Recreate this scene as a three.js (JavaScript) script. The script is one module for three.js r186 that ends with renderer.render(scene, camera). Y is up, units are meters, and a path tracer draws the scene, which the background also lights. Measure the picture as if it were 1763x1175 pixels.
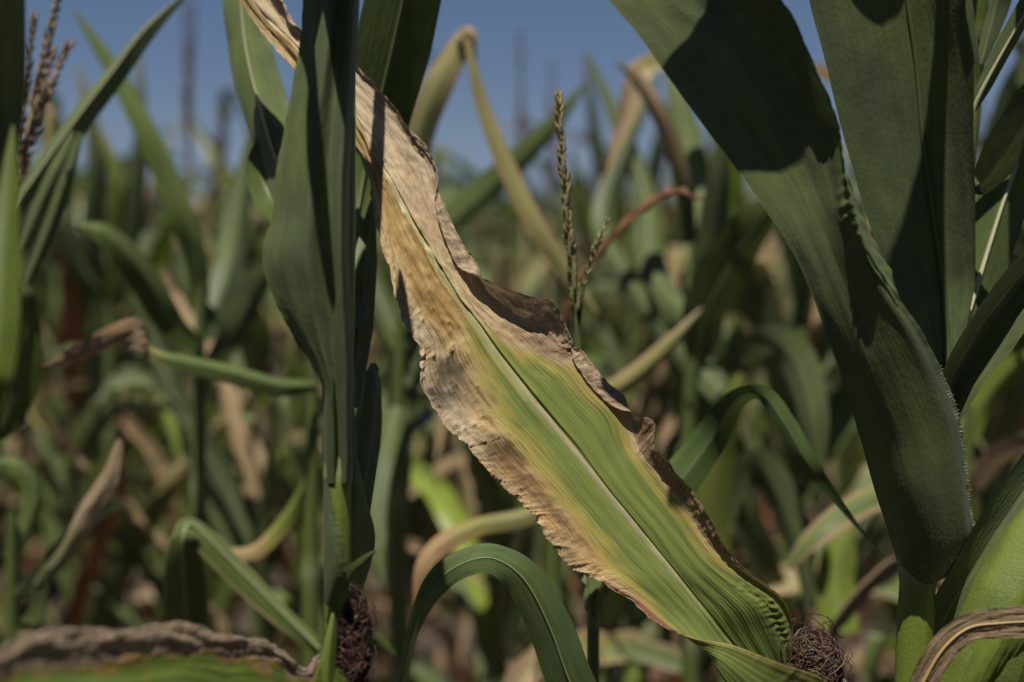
import * as THREE from 'three';
import { ImprovedNoise } from 'three/addons/math/ImprovedNoise.js';
import { mergeGeometries } from 'three/addons/utils/BufferGeometryUtils.js';

// ---------------------------------------------------------------- camera, sky, sun, exposure
const scene = new THREE.Scene();
const CAM_H = 0.95, PITCH = 3.7 * Math.PI / 180, FOV = 27;
const camera = new THREE.PerspectiveCamera(FOV, 1024 / 682, 0.02, 900);
camera.position.set(0, CAM_H, 0);
camera.rotation.set(-PITCH, 0, 0);
camera.focus = 0.85;
camera.userData.fStop = 2.8;
camera.updateMatrixWorld(true);

const SUN = new THREE.Vector3(-0.085, 0.92, 0.28).normalize();
const sun = new THREE.DirectionalLight(new THREE.Color(1.0, 0.94, 0.84), 5.0);
sun.position.copy(SUN).multiplyScalar(12).add(new THREE.Vector3(0, 0, -2));
sun.target.position.set(0, 0, -2);
sun.castShadow = true;
sun.shadow.mapSize.set(4096, 4096);
Object.assign(sun.shadow.camera, { left: -7, right: 7, top: 7, bottom: -7, near: 0.5, far: 40 });
scene.add(sun, sun.target);

{ // a clear, deep blue sky that pales towards the horizon
  const W = 256, H = 128, data = new Float32Array(W * H * 4);
  const stops = [[0, [0.2169, 0.2638, 0.3106]], [3, [0.1632, 0.2151, 0.2846]], [7, [0.0958, 0.1465, 0.2362]], [12, [0.0626, 0.1109, 0.2085]], [35, [0.0355, 0.0721, 0.1603]], [90, [0.0205, 0.0446, 0.1089]]];
  for (let j = 0; j < H; j++) {
    const el = (j + 0.5) / H * 180 - 90;
    let c = stops[0][1];
    for (let k = 1; k < stops.length; k++) if (el > stops[k - 1][0]) {
      const [a, ca] = stops[k - 1], [b, cb] = stops[k], f = Math.min(1, (el - a) / (b - a));
      c = ca.map((v, i) => v + (cb[i] - v) * f);
    }
    for (let i = 0; i < W; i++) {
      const o = (j * W + i) * 4;
      data[o] = c[0]; data[o + 1] = c[1]; data[o + 2] = c[2]; data[o + 3] = 1;
    }
  }
  const sky = new THREE.DataTexture(data, W, H, THREE.RGBAFormat, THREE.FloatType);
  sky.mapping = THREE.EquirectangularReflectionMapping;
  sky.magFilter = sky.minFilter = THREE.LinearFilter;
  sky.needsUpdate = true;
  scene.background = sky; scene.environment = sky;
}
const renderer = new THREE.WebGLRenderer({ antialias: true });
renderer.toneMapping = THREE.LinearToneMapping;
renderer.toneMappingExposure = 1.3;
renderer.shadowMap.enabled = true;

// ---------------------------------------------------------------- helpers
const V3 = (x, y, z) => new THREE.Vector3(x, y, z);
const F = 1175 / 2 / Math.tan(FOV / 2 * Math.PI / 180);
function P(x, y, d) {      // a sight line of the photograph at a distance in metres -> a point of the field
  return V3((x - 881.5) / F * d, (587.5 - y) / F * d, -d).applyMatrix4(camera.matrixWorld);
}
let seed = 7;
const rnd = () => { seed = (seed * 1664525 + 1013904223) >>> 0; return seed / 4294967296; };
const rr = (a, b) => a + (b - a) * rnd();
const noise3 = new ImprovedNoise();
const nz = (x, y = 0, z = 0) => noise3.noise(x + 37.3, y + 11.7, z + 5.1);
const fbm = (x, y, z = 0, o = 4) => { let s = 0, a = 0.5; for (let i = 0; i < o; i++) { s += a * nz(x, y, z + i * 7.7); x *= 2.03; y *= 2.03; a *= 0.5; } return s; };
const clamp = (x, a = 0, b = 1) => Math.min(b, Math.max(a, x));
const sstep = (a, b, x) => { const t = clamp((x - a) / (b - a)); return t * t * (3 - 2 * t); };
const mixc = (a, b, t) => [a[0] + (b[0] - a[0]) * t, a[1] + (b[1] - a[1]) * t, a[2] + (b[2] - a[2]) * t];
const toS = (v) => { v = clamp(v); return v <= 0.0031308 ? v * 12.92 : 1.055 * Math.pow(v, 1 / 2.4) - 0.055; };
function lut(table, s) {   // piecewise linear table [[s, v], ...]
  if (s <= table[0][0]) return table[0][1];
  for (let i = 1; i < table.length; i++) if (s <= table[i][0]) { const [a, va] = table[i - 1], [b, vb] = table[i]; return va + (vb - va) * (s - a) / (b - a); }
  return table[table.length - 1][1];
}
const cr = (a, b, c, d, t) => { const t2 = t * t, t3 = t2 * t; return 0.5 * (2 * b + (c - a) * t + (2 * a - 5 * b + 4 * c - d) * t2 + (3 * b - a - 3 * c + d) * t3); };
function crv(list, q) {    // Catmull-Rom through Vector3s at q in [0, n-1]
  const n = list.length, i = Math.min(n - 2, Math.max(0, Math.floor(q))), t = q - i;
  const a = list[Math.max(0, i - 1)], b = list[i], c = list[i + 1], d = list[Math.min(n - 1, i + 2)];
  return V3(cr(a.x, b.x, c.x, d.x, t), cr(a.y, b.y, c.y, d.y, t), cr(a.z, b.z, c.z, d.z, t));
}
const used = {};
function numbered(name) { const k = used[name] = (used[name] ?? -1) + 1; return k ? `${name}_${String(k).padStart(3, '0')}` : name; }

function gridGeometry(rows, uvOf, colorOf, displace) {   // rows[i][j] of Vector3
  const ni = rows.length, nj = rows[0].length, pos = new Float32Array(ni * nj * 3), uv = new Float32Array(ni * nj * 2), idx = [];
  for (let i = 0; i < ni; i++) for (let j = 0; j < nj; j++) {
    const k = i * nj + j; rows[i][j].toArray(pos, k * 3);
    const q = uvOf ? uvOf(i / (ni - 1), j / (nj - 1)) : [j / (nj - 1), i / (ni - 1)];
    uv[k * 2] = q[0]; uv[k * 2 + 1] = q[1];
  }
  for (let i = 0; i < ni - 1; i++) for (let j = 0; j < nj - 1; j++) { const k = i * nj + j; idx.push(k, k + 1, k + nj, k + 1, k + nj + 1, k + nj); }
  const g = new THREE.BufferGeometry();
  g.setAttribute('position', new THREE.BufferAttribute(pos, 3));
  g.setAttribute('uv', new THREE.BufferAttribute(uv, 2));
  g.setIndex(idx);
  g.computeVertexNormals();
  if (displace) {
    const nm = g.attributes.normal.array;
    for (let i = 0; i < ni; i++) for (let j = 0; j < nj; j++) {
      const k = (i * nj + j) * 3, h = displace(i / (ni - 1), j / (nj - 1));
      for (let c = 0; c < 3; c++) pos[k + c] += nm[k + c] * h;
    }
    g.computeVertexNormals();
  }
  if (colorOf) {
    const col = new Float32Array(ni * nj * 3);
    for (let i = 0; i < ni; i++) for (let j = 0; j < nj; j++) col.set(colorOf(i / (ni - 1), j / (nj - 1), rows[i][j]), (i * nj + j) * 3);
    g.setAttribute('color', new THREE.BufferAttribute(col, 3));
  }
  return g;
}
function sheetRows(stations, n, m) {   // stations[i][j] control points -> n by m smooth points
  const nj = stations[0].length, cols = [];
  for (let j = 0; j < nj; j++) { const list = stations.map((s) => s[j]); cols.push(Array.from({ length: n }, (_, i) => crv(list, i / (n - 1) * (list.length - 1)))); }
  return Array.from({ length: n }, (_, i) => { const row = cols.map((c) => c[i]); return Array.from({ length: m }, (_, j) => crv(row, j / (m - 1) * (nj - 1))); });
}
function tube(points, radii, sides = 8, colorOf, samples) {   // round tapered tube through points; radii by table or number
  const n = samples || Math.max(points.length * 3, 6), pts = Array.from({ length: n }, (_, i) => crv(points, i / (n - 1) * (points.length - 1)));
  const R = (t) => typeof radii === 'number' ? radii : typeof radii === 'function' ? radii(t) : lut(radii.map((r, i) => [i / (radii.length - 1), r]), t);
  let up = V3(0.31, 0.2, 0.93);
  const rows = [];
  for (let i = 0; i < n; i++) {
    const T = pts[Math.min(n - 1, i + 1)].clone().sub(pts[Math.max(0, i - 1)]).normalize();
    const A = up.clone().addScaledVector(T, -up.dot(T)).normalize(), B = T.clone().cross(A); up = A;
    const r = R(i / (n - 1)), row = [];
    for (let j = 0; j <= sides; j++) { const a = j / sides * Math.PI * 2; row.push(pts[i].clone().addScaledVector(A, Math.cos(a) * r).addScaledVector(B, Math.sin(a) * r)); }
    rows.push(row);
  }
  return gridGeometry(rows, (a, b) => [b * sides * 0.25, a * n * 0.3], colorOf);
}

// ---------------------------------------------------------------- textures and materials
function tex(w, h, fn, srgb) {
  const d = new Uint8Array(w * h * 4);
  for (let j = 0; j < h; j++) for (let i = 0; i < w; i++) {
    const c = fn(i / w, j / h), o = (j * w + i) * 4;
    for (let k = 0; k < 3; k++) d[o + k] = Math.round(255 * clamp(srgb ? toS(c[k]) : c[k]));
    d[o + 3] = 255;
  }
  const t = new THREE.DataTexture(d, w, h, THREE.RGBAFormat);
  t.magFilter = THREE.LinearFilter; t.minFilter = THREE.LinearMipmapLinearFilter; t.generateMipmaps = true;
  t.wrapS = t.wrapT = THREE.RepeatWrapping;
  if (srgb) t.colorSpace = THREE.SRGBColorSpace;
  t.needsUpdate = true;
  return t;
}
// corn blade: parallel veins running the length, a finer set between them, faint mottling
const veinMap = tex(512, 512, (u, v) => {
  const big = Math.pow(Math.abs(Math.sin(u * Math.PI * 26)), 6), fine = Math.sin(u * Math.PI * 2 * 96) * 0.5 + 0.5;
  const st = nz(u * 90, v * 3, 1) * 0.5 + nz(u * 30, v * 2, 4) * 0.5, mo = fbm(u * 7, v * 14, 9, 4);
  const k = 0.82 + 0.05 * big + 0.04 * fine + 0.16 * st + 0.22 * mo;
  return [k, k * (1 + 0.02 * mo), k * (1 + 0.10 * mo)];
}, true);
const veinBump = tex(512, 512, (u, v) => {
  const big = Math.pow(Math.abs(Math.sin(u * Math.PI * 26)), 3), fine = Math.sin(u * Math.PI * 2 * 96) * 0.5 + 0.5;
  const k = 0.35 + 0.10 * big + 0.06 * fine + 0.45 * fbm(u * 22, v * 5, 3, 4) + 0.2 * nz(u * 60, v * 50, 8);
  return [k, k, k];
}, false);
const dryMap = tex(512, 512, (u, v) => {
  const st = nz(u * 110, v * 2, 1) * 0.55 + nz(u * 40, v * 1, 4) * 0.45, mo = fbm(u * 12, v * 5, 5, 5), sp = sstep(0.28, 0.5, nz(u * 90, v * 90, 2));
  const k = 0.78 + 0.20 * st + 0.42 * mo - 0.05 * sp;
  return [k, k, k * (1 + 0.1 * mo)];
}, true);
const leafMat = (o = {}) => new THREE.MeshPhysicalMaterial({ color: 0xffffff, vertexColors: true, side: THREE.DoubleSide, roughness: 0.95, specularIntensity: 0.4, transmission: 0.32, thickness: 0, map: veinMap, bumpMap: veinBump, bumpScale: 0.00025, clearcoat: 0.2, clearcoatRoughness: 0.4, ...o });
const M = {
  leaf: leafMat(),
  wax: leafMat({ transmission: 0.22, clearcoat: 0.26, clearcoatRoughness: 0.42, bumpScale: 0.0004 }),
  dry: leafMat({ map: dryMap, bumpScale: 0.0012, transmission: 0.2, clearcoat: 0.05, clearcoatRoughness: 0.6 }),
  far: leafMat({ bumpMap: null, transmission: 0.32, clearcoat: 0.32, clearcoatRoughness: 0.36 }),
  stalk: new THREE.MeshPhysicalMaterial({ vertexColors: true, roughness: 0.55, map: veinMap, bumpMap: veinBump, bumpScale: 0.0005, clearcoat: 0.2, clearcoatRoughness: 0.35 }),
  rib: new THREE.MeshPhysicalMaterial({ vertexColors: true, roughness: 0.6, side: THREE.DoubleSide, map: veinMap }),
  tassel: new THREE.MeshPhysicalMaterial({ vertexColors: true, roughness: 0.85, side: THREE.DoubleSide }),
  silk: new THREE.MeshPhysicalMaterial({ vertexColors: true, roughness: 0.6 }),
  hair: new THREE.MeshPhysicalMaterial({ color: new THREE.Color(0.6, 0.62, 0.55), roughness: 0.6 }),
};
// base colours (linear)
const C = {
  green: [0.084, 0.124, 0.030], wax: [0.090, 0.118, 0.050], lime: [0.175, 0.228, 0.024], yellow: [0.36, 0.29, 0.075],
  tan: [0.46, 0.335, 0.19], gold: [0.44, 0.29, 0.105], brown: [0.20, 0.125, 0.065], rust: [0.27, 0.105, 0.045], grey: [0.44, 0.385, 0.31], pale: [0.30, 0.33, 0.17], rib: [0.46, 0.45, 0.26], soil: [0.072, 0.053, 0.038], purple: [0.20, 0.075, 0.07],
};

// ---------------------------------------------------------------- building leaves and plants
// a blade along a path: pts = [{p, w, roll}], seen across the given sight direction
function bladeRows(pts, o) {
  const n = o.n || 28, m = o.m || 9, fold = o.fold ?? 0.25, bow = o.bow ?? 0.08, wave = o.wave ?? 0.0, wf = o.waveFreq ?? 9, ph = o.phase ?? 0;
  const path = pts.map((q) => q.p), rows = [];
  const at = (key, t) => { const q = t * (pts.length - 1), i = Math.min(pts.length - 2, Math.floor(q)); const f = q - i, s = f * f * (3 - 2 * f); return pts[i][key] + (pts[i + 1][key] - pts[i][key]) * (key === 'w' ? f : s); };
  let side = null;
  for (let i = 0; i < n; i++) {
    const t = i / (n - 1), q = t * (path.length - 1), p = crv(path, q);
    const T = crv(path, Math.min(path.length - 1, q + 0.05)).sub(crv(path, Math.max(0, q - 0.05))).normalize();
    const view = o.across ? o.across : p.clone().sub(camera.position).normalize();
    let S = o.side ? o.side.clone() : T.clone().cross(view);
    if (S.lengthSq() < 0.02 && side) S = side.clone();
    S.addScaledVector(T, -S.dot(T)).normalize();
    if (side && S.dot(side) < 0 && !o.across && !o.side) S.negate();
    side = S.clone();
    S.applyAxisAngle(T, at('roll', t));
    const N = S.clone().cross(T).normalize(), w = at('w', t) / 2, row = [];
    const fo = typeof fold === 'function' ? fold(t) : fold;
    for (let j = 0; j < m; j++) {
      const u = j / (m - 1) * 2 - 1, a = Math.abs(u);
      const lift = a * Math.sin(fo) + bow * a * a + (o.curl ? o.curl * Math.pow(a, 4) : 0);
      const wv = wave * a * a * a * Math.sin(t * wf * Math.PI * 2 + ph + (u > 0 ? 1.7 : 0) + 2 * nz(t * 5, ph));
      row.push(p.clone().addScaledVector(S, u * w * Math.cos(fo)).addScaledVector(N, lift * w + wv));
    }
    rows.push(row);
  }
  return rows;
}
function bladeColor(o) {
  const base = o.color || C.green, tip = o.dryTip ?? 0, edge = o.dryEdge ?? 0, dry = o.dryColor || C.tan, s0 = rnd() * 50, ribc = o.rib ?? 0.35, tone = o.tone ?? 1;
  return (t, b) => {
    const u = b * 2 - 1, a = Math.abs(u), n = fbm(t * 5 + s0, u * 1.5, s0, 3), n2 = nz(t * 6 + s0, u * 11, s0) * 0.7 + 0.15 * nz(t * 30 + s0, u * 9, s0);
    let c = mixc(base, C.lime, clamp(0.12 + 0.5 * n));
    c = c.map((v) => v * (1 + 0.22 * n2) * tone);
    const D = Math.max(tip ? (t - (1 - tip)) * 4 + 0.6 * n + (a - 0.5) * 0.5 : -1, edge ? (a - (1 - edge)) * 5 + 1.4 * n + 0.4 * n2 : -1);
    if (D > -0.5) c = mixc(c, C.yellow, sstep(-0.5, 0.1, D) * 0.75);
    if (D > 0) c = mixc(c, mixc(dry, C.brown, clamp(0.16 + 0.45 * n2)), sstep(0, 0.5, D));
    if (ribc && a < 0.09) c = mixc(c, D > 0.2 ? C.tan : C.pale, ribc);
    return c;
  };
}
function part(name, g, mat, parent, off) {
  if (off) g.translate(-off.x, -off.y, -off.z);
  const m = new THREE.Mesh(g, mat); m.name = name; parent.add(m); return m;
}
function plant(name, label, group, base) {
  const g = new THREE.Group(); g.name = numbered(name); g.position.copy(base); g.userData = { label, category: 'corn plant' };
  if (group) g.userData.group = group;
  g.base = base; scene.add(g); return g;
}
// a leaf of a plant given by sight lines: pts [x, y, distance, width in photo pixels, roll]
function pleaf(pl, pts, o = {}) {
  const list = pts.map(([x, y, d, w, roll = 0]) => ({ p: P(x, y, d), w: w * d / F, roll }));
  const rows = bladeRows(list, { n: 44, m: 11, ...o });
  const g = gridGeometry(rows, (a, b) => [b * (o.rep ?? 0.6), a * (o.len ?? 1.2)], bladeColor(o), o.rough ? (a, b) => o.rough * fbm(a * 7, b * 11, o.phase ?? 0, 3) : null);
  const leaf = part('leaf', g, o.mat || M.leaf, pl, pl.base);
  if (o.label) leaf.userData.label = o.label;
  if (o.midrib) {
    const j = (rows[0].length - 1) / 2, mid = rows.map((r) => r[j]);
    const gm = tube(mid, (t) => o.midrib * (1.05 - t), 6, (t) => mixc(o.ribColor || C.rib, C.tan, t * (o.dryTip ? 0.7 : 0.1)), mid.length);
    part('midrib', gm, M.rib, leaf, pl.base);
  }
  return leaf;
}
function stalkTube(pl, list, radii, o = {}) {   // list of world points from ground up
  const s0 = rnd() * 30, nodes = o.nodes || [];
  const R = (t) => { let r = lut(radii.map((v, i) => [i / (radii.length - 1), v]), t); for (const k of nodes) r *= 1 + 0.16 * Math.exp(-Math.pow((t - k) / 0.009, 2)); return r; };
  const g = tube(list, R, 14, (t, b) => {
    let c = mixc(o.color || C.green, C.lime, clamp(0.25 + 0.6 * fbm(t * 9 + s0, b * 4, 2, 3)));
    for (const k of nodes) c = mixc(c, C.pale, 0.6 * Math.exp(-Math.pow((t - k) / 0.012, 2)));
    return c;
  }, o.samples || 90);
  return part('stalk', g, M.stalk, pl, pl.base);
}

// ---------------------------------------------------------------- the ground
{
  const N = 240, rows = [], warp = (q) => Math.sign(q) * (Math.sinh(Math.abs(q) * 6) / Math.sinh(6)) * 500;
  for (let i = 0; i <= N; i++) {
    const row = [];
    for (let j = 0; j <= N; j++) {
      const x = warp(j / N * 2 - 1), z = warp(i / N * 2 - 1) - 3, r = Math.hypot(x, z + 3), k = Math.exp(-r / 14);
      row.push(V3(x, k * (0.05 * fbm(x * 1.3, z * 1.3, 0, 3) + 0.045 * fbm(x * 6, z * 6, 3, 3)) - 0.015, z));
    }
    rows.push(row);
  }
  const map = tex(512, 512, (u, v) => {
    const a = fbm(u * 8, v * 8, 1, 5), b = nz(u * 60, v * 60, 3), c = sstep(0.1, 0.4, fbm(u * 22, v * 22, 8, 3));
    const k = 0.9 + 0.5 * a + 0.22 * b;
    return [k * (0.82 + 0.18 * c), k * (0.80 + 0.15 * c), k * (0.78 + 0.12 * c)];
  }, true);
  const bump = tex(512, 512, (u, v) => { const k = 0.5 + 0.5 * fbm(u * 16, v * 16, 2, 5); return [k, k, k]; }, false);
  const g = gridGeometry(rows, null, () => [C.soil[0] * 1.15, C.soil[1] * 1.15, C.soil[2] * 1.15]);
  const uv = g.attributes.uv, ps = g.attributes.position;
  for (let i = 0; i < uv.count; i++) uv.setXY(i, ps.getX(i) * 0.8, ps.getZ(i) * 0.8);
  const ground = new THREE.Mesh(g, new THREE.MeshStandardMaterial({ vertexColors: true, map, bumpMap: bump, bumpScale: 0.02, roughness: 0.95, side: THREE.DoubleSide }));
  ground.name = 'ground'; ground.userData = { kind: 'structure', label: 'dry brown soil of the corn field', category: 'ground' };
  scene.add(ground);

  const clod = new THREE.IcosahedronGeometry(1, 2), cp = clod.attributes.position;
  for (let i = 0; i < cp.count; i++) { const p = V3().fromBufferAttribute(cp, i), k = 0.8 + 0.5 * fbm(p.x * 1.7, p.y * 1.7, p.z * 1.7, 3); cp.setXYZ(i, p.x * k, p.y * k * 0.7, p.z * k); }
  clod.computeVertexNormals();
  const NC = 5000, im = new THREE.InstancedMesh(clod, new THREE.MeshStandardMaterial({ color: new THREE.Color(...C.soil), map, roughness: 0.95 }), NC), mt = new THREE.Matrix4(), q = new THREE.Quaternion();
  for (let i = 0; i < NC; i++) {
    const z = -0.9 - 11 * Math.pow(rnd(), 1.4), x = rr(-1, 1) * (0.9 - z * 0.5), s = 0.006 + 0.035 * Math.pow(rnd(), 3);
    q.setFromEuler(new THREE.Euler(rnd() * 6, rnd() * 6, rnd() * 6));
    im.setMatrixAt(i, mt.compose(V3(x, s * 0.2, z), q, V3(s, s, s)));
    const k = rr(0.7, 1.5); im.setColorAt(i, new THREE.Color(k, k * rr(0.92, 1), k * rr(0.86, 0.98)));
  }
  im.name = 'soil_clods'; im.userData = { kind: 'stuff', label: 'loose dry soil clods between the corn rows', category: 'soil' };
  scene.add(im);

  const lr = bladeRows([0, 1, 2, 3].map((k) => ({ p: V3(k * 0.07 - 0.1, 0.015 + 0.03 * Math.sin(k * 2.1), 0.02 * Math.sin(k)), w: [0.03, 0.05, 0.045, 0.01][k], roll: k * 0.4 })), { n: 14, m: 5, across: V3(0, -1, 0), fold: 0.4, wave: 0.006 });
  const NL = 900, li = new THREE.InstancedMesh(gridGeometry(lr, null, () => [1, 1, 1]), M.dry, NL);
  for (let i = 0; i < NL; i++) {
    const z = -0.8 - 10 * Math.pow(rnd(), 1.3), x = rr(-1, 1) * (0.9 - z * 0.5), s = rr(0.6, 1.6);
    q.setFromEuler(new THREE.Euler(rr(-0.3, 0.3), rnd() * 6.3, rr(-0.3, 0.3)));
    li.setMatrixAt(i, mt.compose(V3(x, 0.01, z), q, V3(s, s, s)));
    const c = mixc(C.tan, C.brown, rnd()); li.setColorAt(i, new THREE.Color(...c));
  }
  li.name = 'leaf_litter'; li.userData = { kind: 'stuff', label: 'fallen dry corn leaf scraps on the soil', category: 'leaf litter' };
  scene.add(li);
}

// ---------------------------------------------------------------- silk, tassels, ears, hairs
function silkTuft(from, dir, len, rad, count, thick, cols, droop) {
  const gs = [], D = dir.clone().normalize(), A = V3(0.3, 0.1, 1).cross(D).normalize(), B = D.clone().cross(A);
  for (let i = 0; i < count; i++) {
    const a = rnd() * 6.283, r0 = rad * Math.sqrt(rnd()), L = len * rr(0.7, 1.7), pts = [];
    let p = from.clone().addScaledVector(A, Math.cos(a) * r0).addScaledVector(B, Math.sin(a) * r0);
    let d = D.clone().addScaledVector(A, Math.cos(a) * rr(0, 0.9)).addScaledVector(B, Math.sin(a) * rr(0, 0.9)).normalize();
    for (let k = 0; k < 8; k++) {
      pts.push(p.clone());
      p = p.clone().addScaledVector(d, L / 7);
      d.add(V3(rr(-1, 1), rr(-1, 1) - droop, rr(-1, 1)).multiplyScalar(0.75)).normalize();
      { const cap = i % 25 ? 0.68 + 0.34 * ((i * 37) % 100) / 100 : 1.35, ctr = from.clone().addScaledVector(D, len * 0.28), off = p.clone().sub(ctr), ax = off.dot(D), lat = off.clone().addScaledVector(D, -ax), e = Math.hypot(ax / (len * 0.5), lat.length() / (rad * 1.2)); if (e > cap) p.copy(ctr).addScaledVector(off, cap / e); }
    }
    const c = mixc(cols[0], cols[1], rnd()).map((v) => v * rr(0.7, 1.3));
    gs.push(tube(pts, [thick, thick, thick * 0.6], 3, () => c, 12));
  }
  return mergeGeometries(gs);
}
function spikeletGeo(path, r0, r1, step, size, cols) {   // scales packed round a tassel branch
  const gs = [], len = path.reduce((s, p, i) => i ? s + p.distanceTo(path[i - 1]) : 0, 0), n = Math.round(len / step);
  for (let i = 0; i < n; i++) {
    const t = (i + 0.5) / n, q = t * (path.length - 1), p = crv(path, q), T = crv(path, Math.min(path.length - 1, q + 0.1)).sub(crv(path, Math.max(0, q - 0.1))).normalize();
    for (let k = 0; k < 3; k++) {
      const a = i * 2.4 + k * 2.094 + rr(-0.4, 0.4), A = V3(0.2, 0.1, 1).cross(T).normalize(), B = T.clone().cross(A), out = A.multiplyScalar(Math.cos(a)).addScaledVector(B, Math.sin(a));
      const r = r0 + (r1 - r0) * t, s = size * rr(0.75, 1.2) * (1 - 0.25 * t), tipd = T.clone().multiplyScalar(0.93).addScaledVector(out, rr(0.15, 0.5)).normalize();
      const st = p.clone().addScaledVector(out, r * 0.5), c = mixc(mixc(cols[0], cols[1], clamp(t * 1.15 + rr(-0.3, 0.3))), cols[2], rnd() < 0.3 ? 0.8 : 0.15);
      gs.push(tube([st, st.clone().addScaledVector(tipd, s * 0.35).addScaledVector(out, r * 0.25), st.clone().addScaledVector(tipd, s)], [s * 0.06, s * 0.2, s * 0.02], 5, (tt) => c.map((v) => v * (1 - 0.3 * tt)), 6));
    }
  }
  return mergeGeometries(gs);
}
function hairs(rows, count, len, pick) {   // fine white hairs standing on a surface
  const gs = [];
  for (let i = 0; i < count; i++) {
    const [a, b] = pick(), r = Math.min(rows.length - 2, Math.floor(a * (rows.length - 1))), c = Math.min(rows[0].length - 2, Math.floor(b * (rows[0].length - 1)));
    const p = rows[r][c], n = rows[r + 1][c].clone().sub(p).cross(rows[r][c + 1].clone().sub(p)).normalize();
    if (n.dot(camera.position.clone().sub(p)) < 0) n.negate();
    const d = n.add(V3(rr(-0.6, 0.6), rr(-0.4, 0.4), rr(-0.6, 0.6))).normalize(), L = len * rr(0.5, 1.2);
    gs.push(tube([p, p.clone().addScaledVector(d, L * 0.5), p.clone().addScaledVector(d, L).add(V3(0, -L * 0.15, 0))], [0.00005, 0.00004, 0.00001], 3, null, 4));
  }
  return mergeGeometries(gs);
}
function ear(pl, a, b, r, o = {}) {   // husk from a to tip b, silk at the tip
  const mid = (t) => a.clone().lerp(b, t), e = new THREE.Group(); e.name = 'ear'; pl.add(e);
  const g = tube([0, 0.15, 0.4, 0.65, 0.85, 1].map(mid), [r * 0.55, r * 0.9, r, r * 0.93, r * 0.65, r * 0.28], 22, (t, u) => {
    const n = fbm(t * 6, u * 9, 5, 4); let c = mixc(o.color || C.lime, C.green, clamp(0.3 + n)); return c.map((v) => v * (1 + 0.25 * nz(t * 3, u * 70)));
  }, 60);
  part('husk', g, M.stalk, e, pl.base);
  if (o.silk) {
    const d = b.clone().sub(a).normalize();
    part('silk', silkTuft(b.clone().addScaledVector(d, -r * 0.3), d, o.silk, o.silkR || r, o.count || 160, o.thick || 0.00035, o.cols || [C.brown, [0.1, 0.045, 0.03]], o.droop ?? 0.3), M.silk, e, pl.base);
  }
  return e;
}

// ---------------------------------------------------------------- the half withered leaf and its plant
const heroBase = P(1440, 1300, 0.87); heroBase.y = 0;
const hero = plant('corn_plant', 'corn plant whose broad slanting leaf is dried tan along both margins and green inside', null, heroBase);
const HS = [  // L x y | midrib x y | fold x y | rim x y | distance | rim lift (m) | slope left | slope right
  [372, -62, 384, -78, 398, -96, 404, -102, 0.930, 0.002, 0.4, 0.3],
  [430, 27, 442, 14, 472, -16, 480, -6, 0.925, 0.010, 0.4, 0.3],
  [482, 92, 502, 74, 512, 48, 506, 40, 0.915, 0.006, 0.4, 0.3],
  [545, 170, 562, 144, 592, 100, 596, 96, 0.905, 0.003, 0.4, 0.3],
  [604, 243, 620, 216, 660, 172, 664, 168, 0.895, 0.003, 0.5, 0.30],
  [633, 300, 649, 274, 708, 240, 714, 234, 0.888, 0.004, 0.5, 0.30],
  [642, 350, 676, 322, 742, 284, 748, 276, 0.882, 0.004, 0.5, 0.30],
  [653, 408, 702, 370, 758, 342, 752, 356, 0.877, 0.005, 0.5, 0.30],
  [668, 462, 728, 414, 788, 404, 760, 398, 0.872, 0.005, 0.5, 0.30],
  [684, 520, 755, 461, 820, 452, 788, 456, 0.868, 0.006, 0.5, 0.30],
  [702, 566, 786, 510, 838, 500, 824, 474, 0.865, 0.009, 0.5, 0.33],
  [723, 608, 822, 560, 890, 543, 886, 503, 0.862, 0.01, 0.45, 0.34],
  [720, 652, 852, 606, 936, 562, 951, 521, 0.860, 0.007, 0.40, 0.33],
  [744, 700, 886, 650, 968, 592, 982, 578, 0.858, 0.002, 0.45, 0.31],
  [774, 742, 915, 688, 1004, 606, 986, 617, 0.856, 0.0025, 0.5, 0.30],
  [806, 772, 950, 730, 1037, 650, 1012, 657, 0.854, 0.003, 0.5, 0.30],
  [840, 812, 985, 772, 1078, 691, 1050, 695, 0.852, 0.004, 0.5, 0.30],
  [872, 843, 1015, 810, 1092, 752, 1120, 722, 0.850, 0.008, 0.5, 0.32],
  [903, 875, 1042, 845, 1112, 790, 1128, 762, 0.849, 0.007, 0.5, 0.22],
  [930, 905, 1075, 885, 1150, 836, 1166, 815, 0.848, 0.006, 0.5, 0.14],
  [954, 942, 1105, 922, 1184, 880, 1204, 862, 0.847, 0.006, 0.5, 0.08],
  [984, 978, 1135, 958, 1212, 926, 1230, 906, 0.846, 0.006, 0.5, 0.02],
  [1030, 1000, 1165, 995, 1246, 966, 1256, 952, 0.845, 0.004, 0.5, -0.05],
  [1085, 1036, 1192, 1030, 1290, 997, 1298, 990, 0.845, 0.003, 0.5, -0.06],
  [1136, 1076, 1218, 1063, 1340, 1036, 1346, 1029, 0.845, 0.002, 0.6, -0.04],
  [1190, 1098, 1246, 1098, 1358, 1080, 1362, 1066, 0.847, 0.002, 0.9, -0.02],
  [1262, 1112, 1288, 1146, 1366, 1130, 1369, 1122, 0.850, 0.002, 0.7, 0],
  [1340, 1140, 1334, 1196, 1384, 1190, 1388, 1184, 0.856, 0.004, 0.6, 0.1],
  [1424, 1172, 1380, 1246, 1410, 1250, 1414, 1246, 0.864, 0.003, 0.6, 0.1],
  [1470, 1240, 1425, 1300, 1442, 1306, 1446, 1304, 0.872, 0.002, 0.4, 0.1],
];
const under = { 25: [1222, 1128, 0.016], 26: [1240, 1160, 0.030], 27: [1284, 1222, 0.034], 28: [1348, 1290, 0.028], 29: [1400, 1330, 0.016] };
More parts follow.
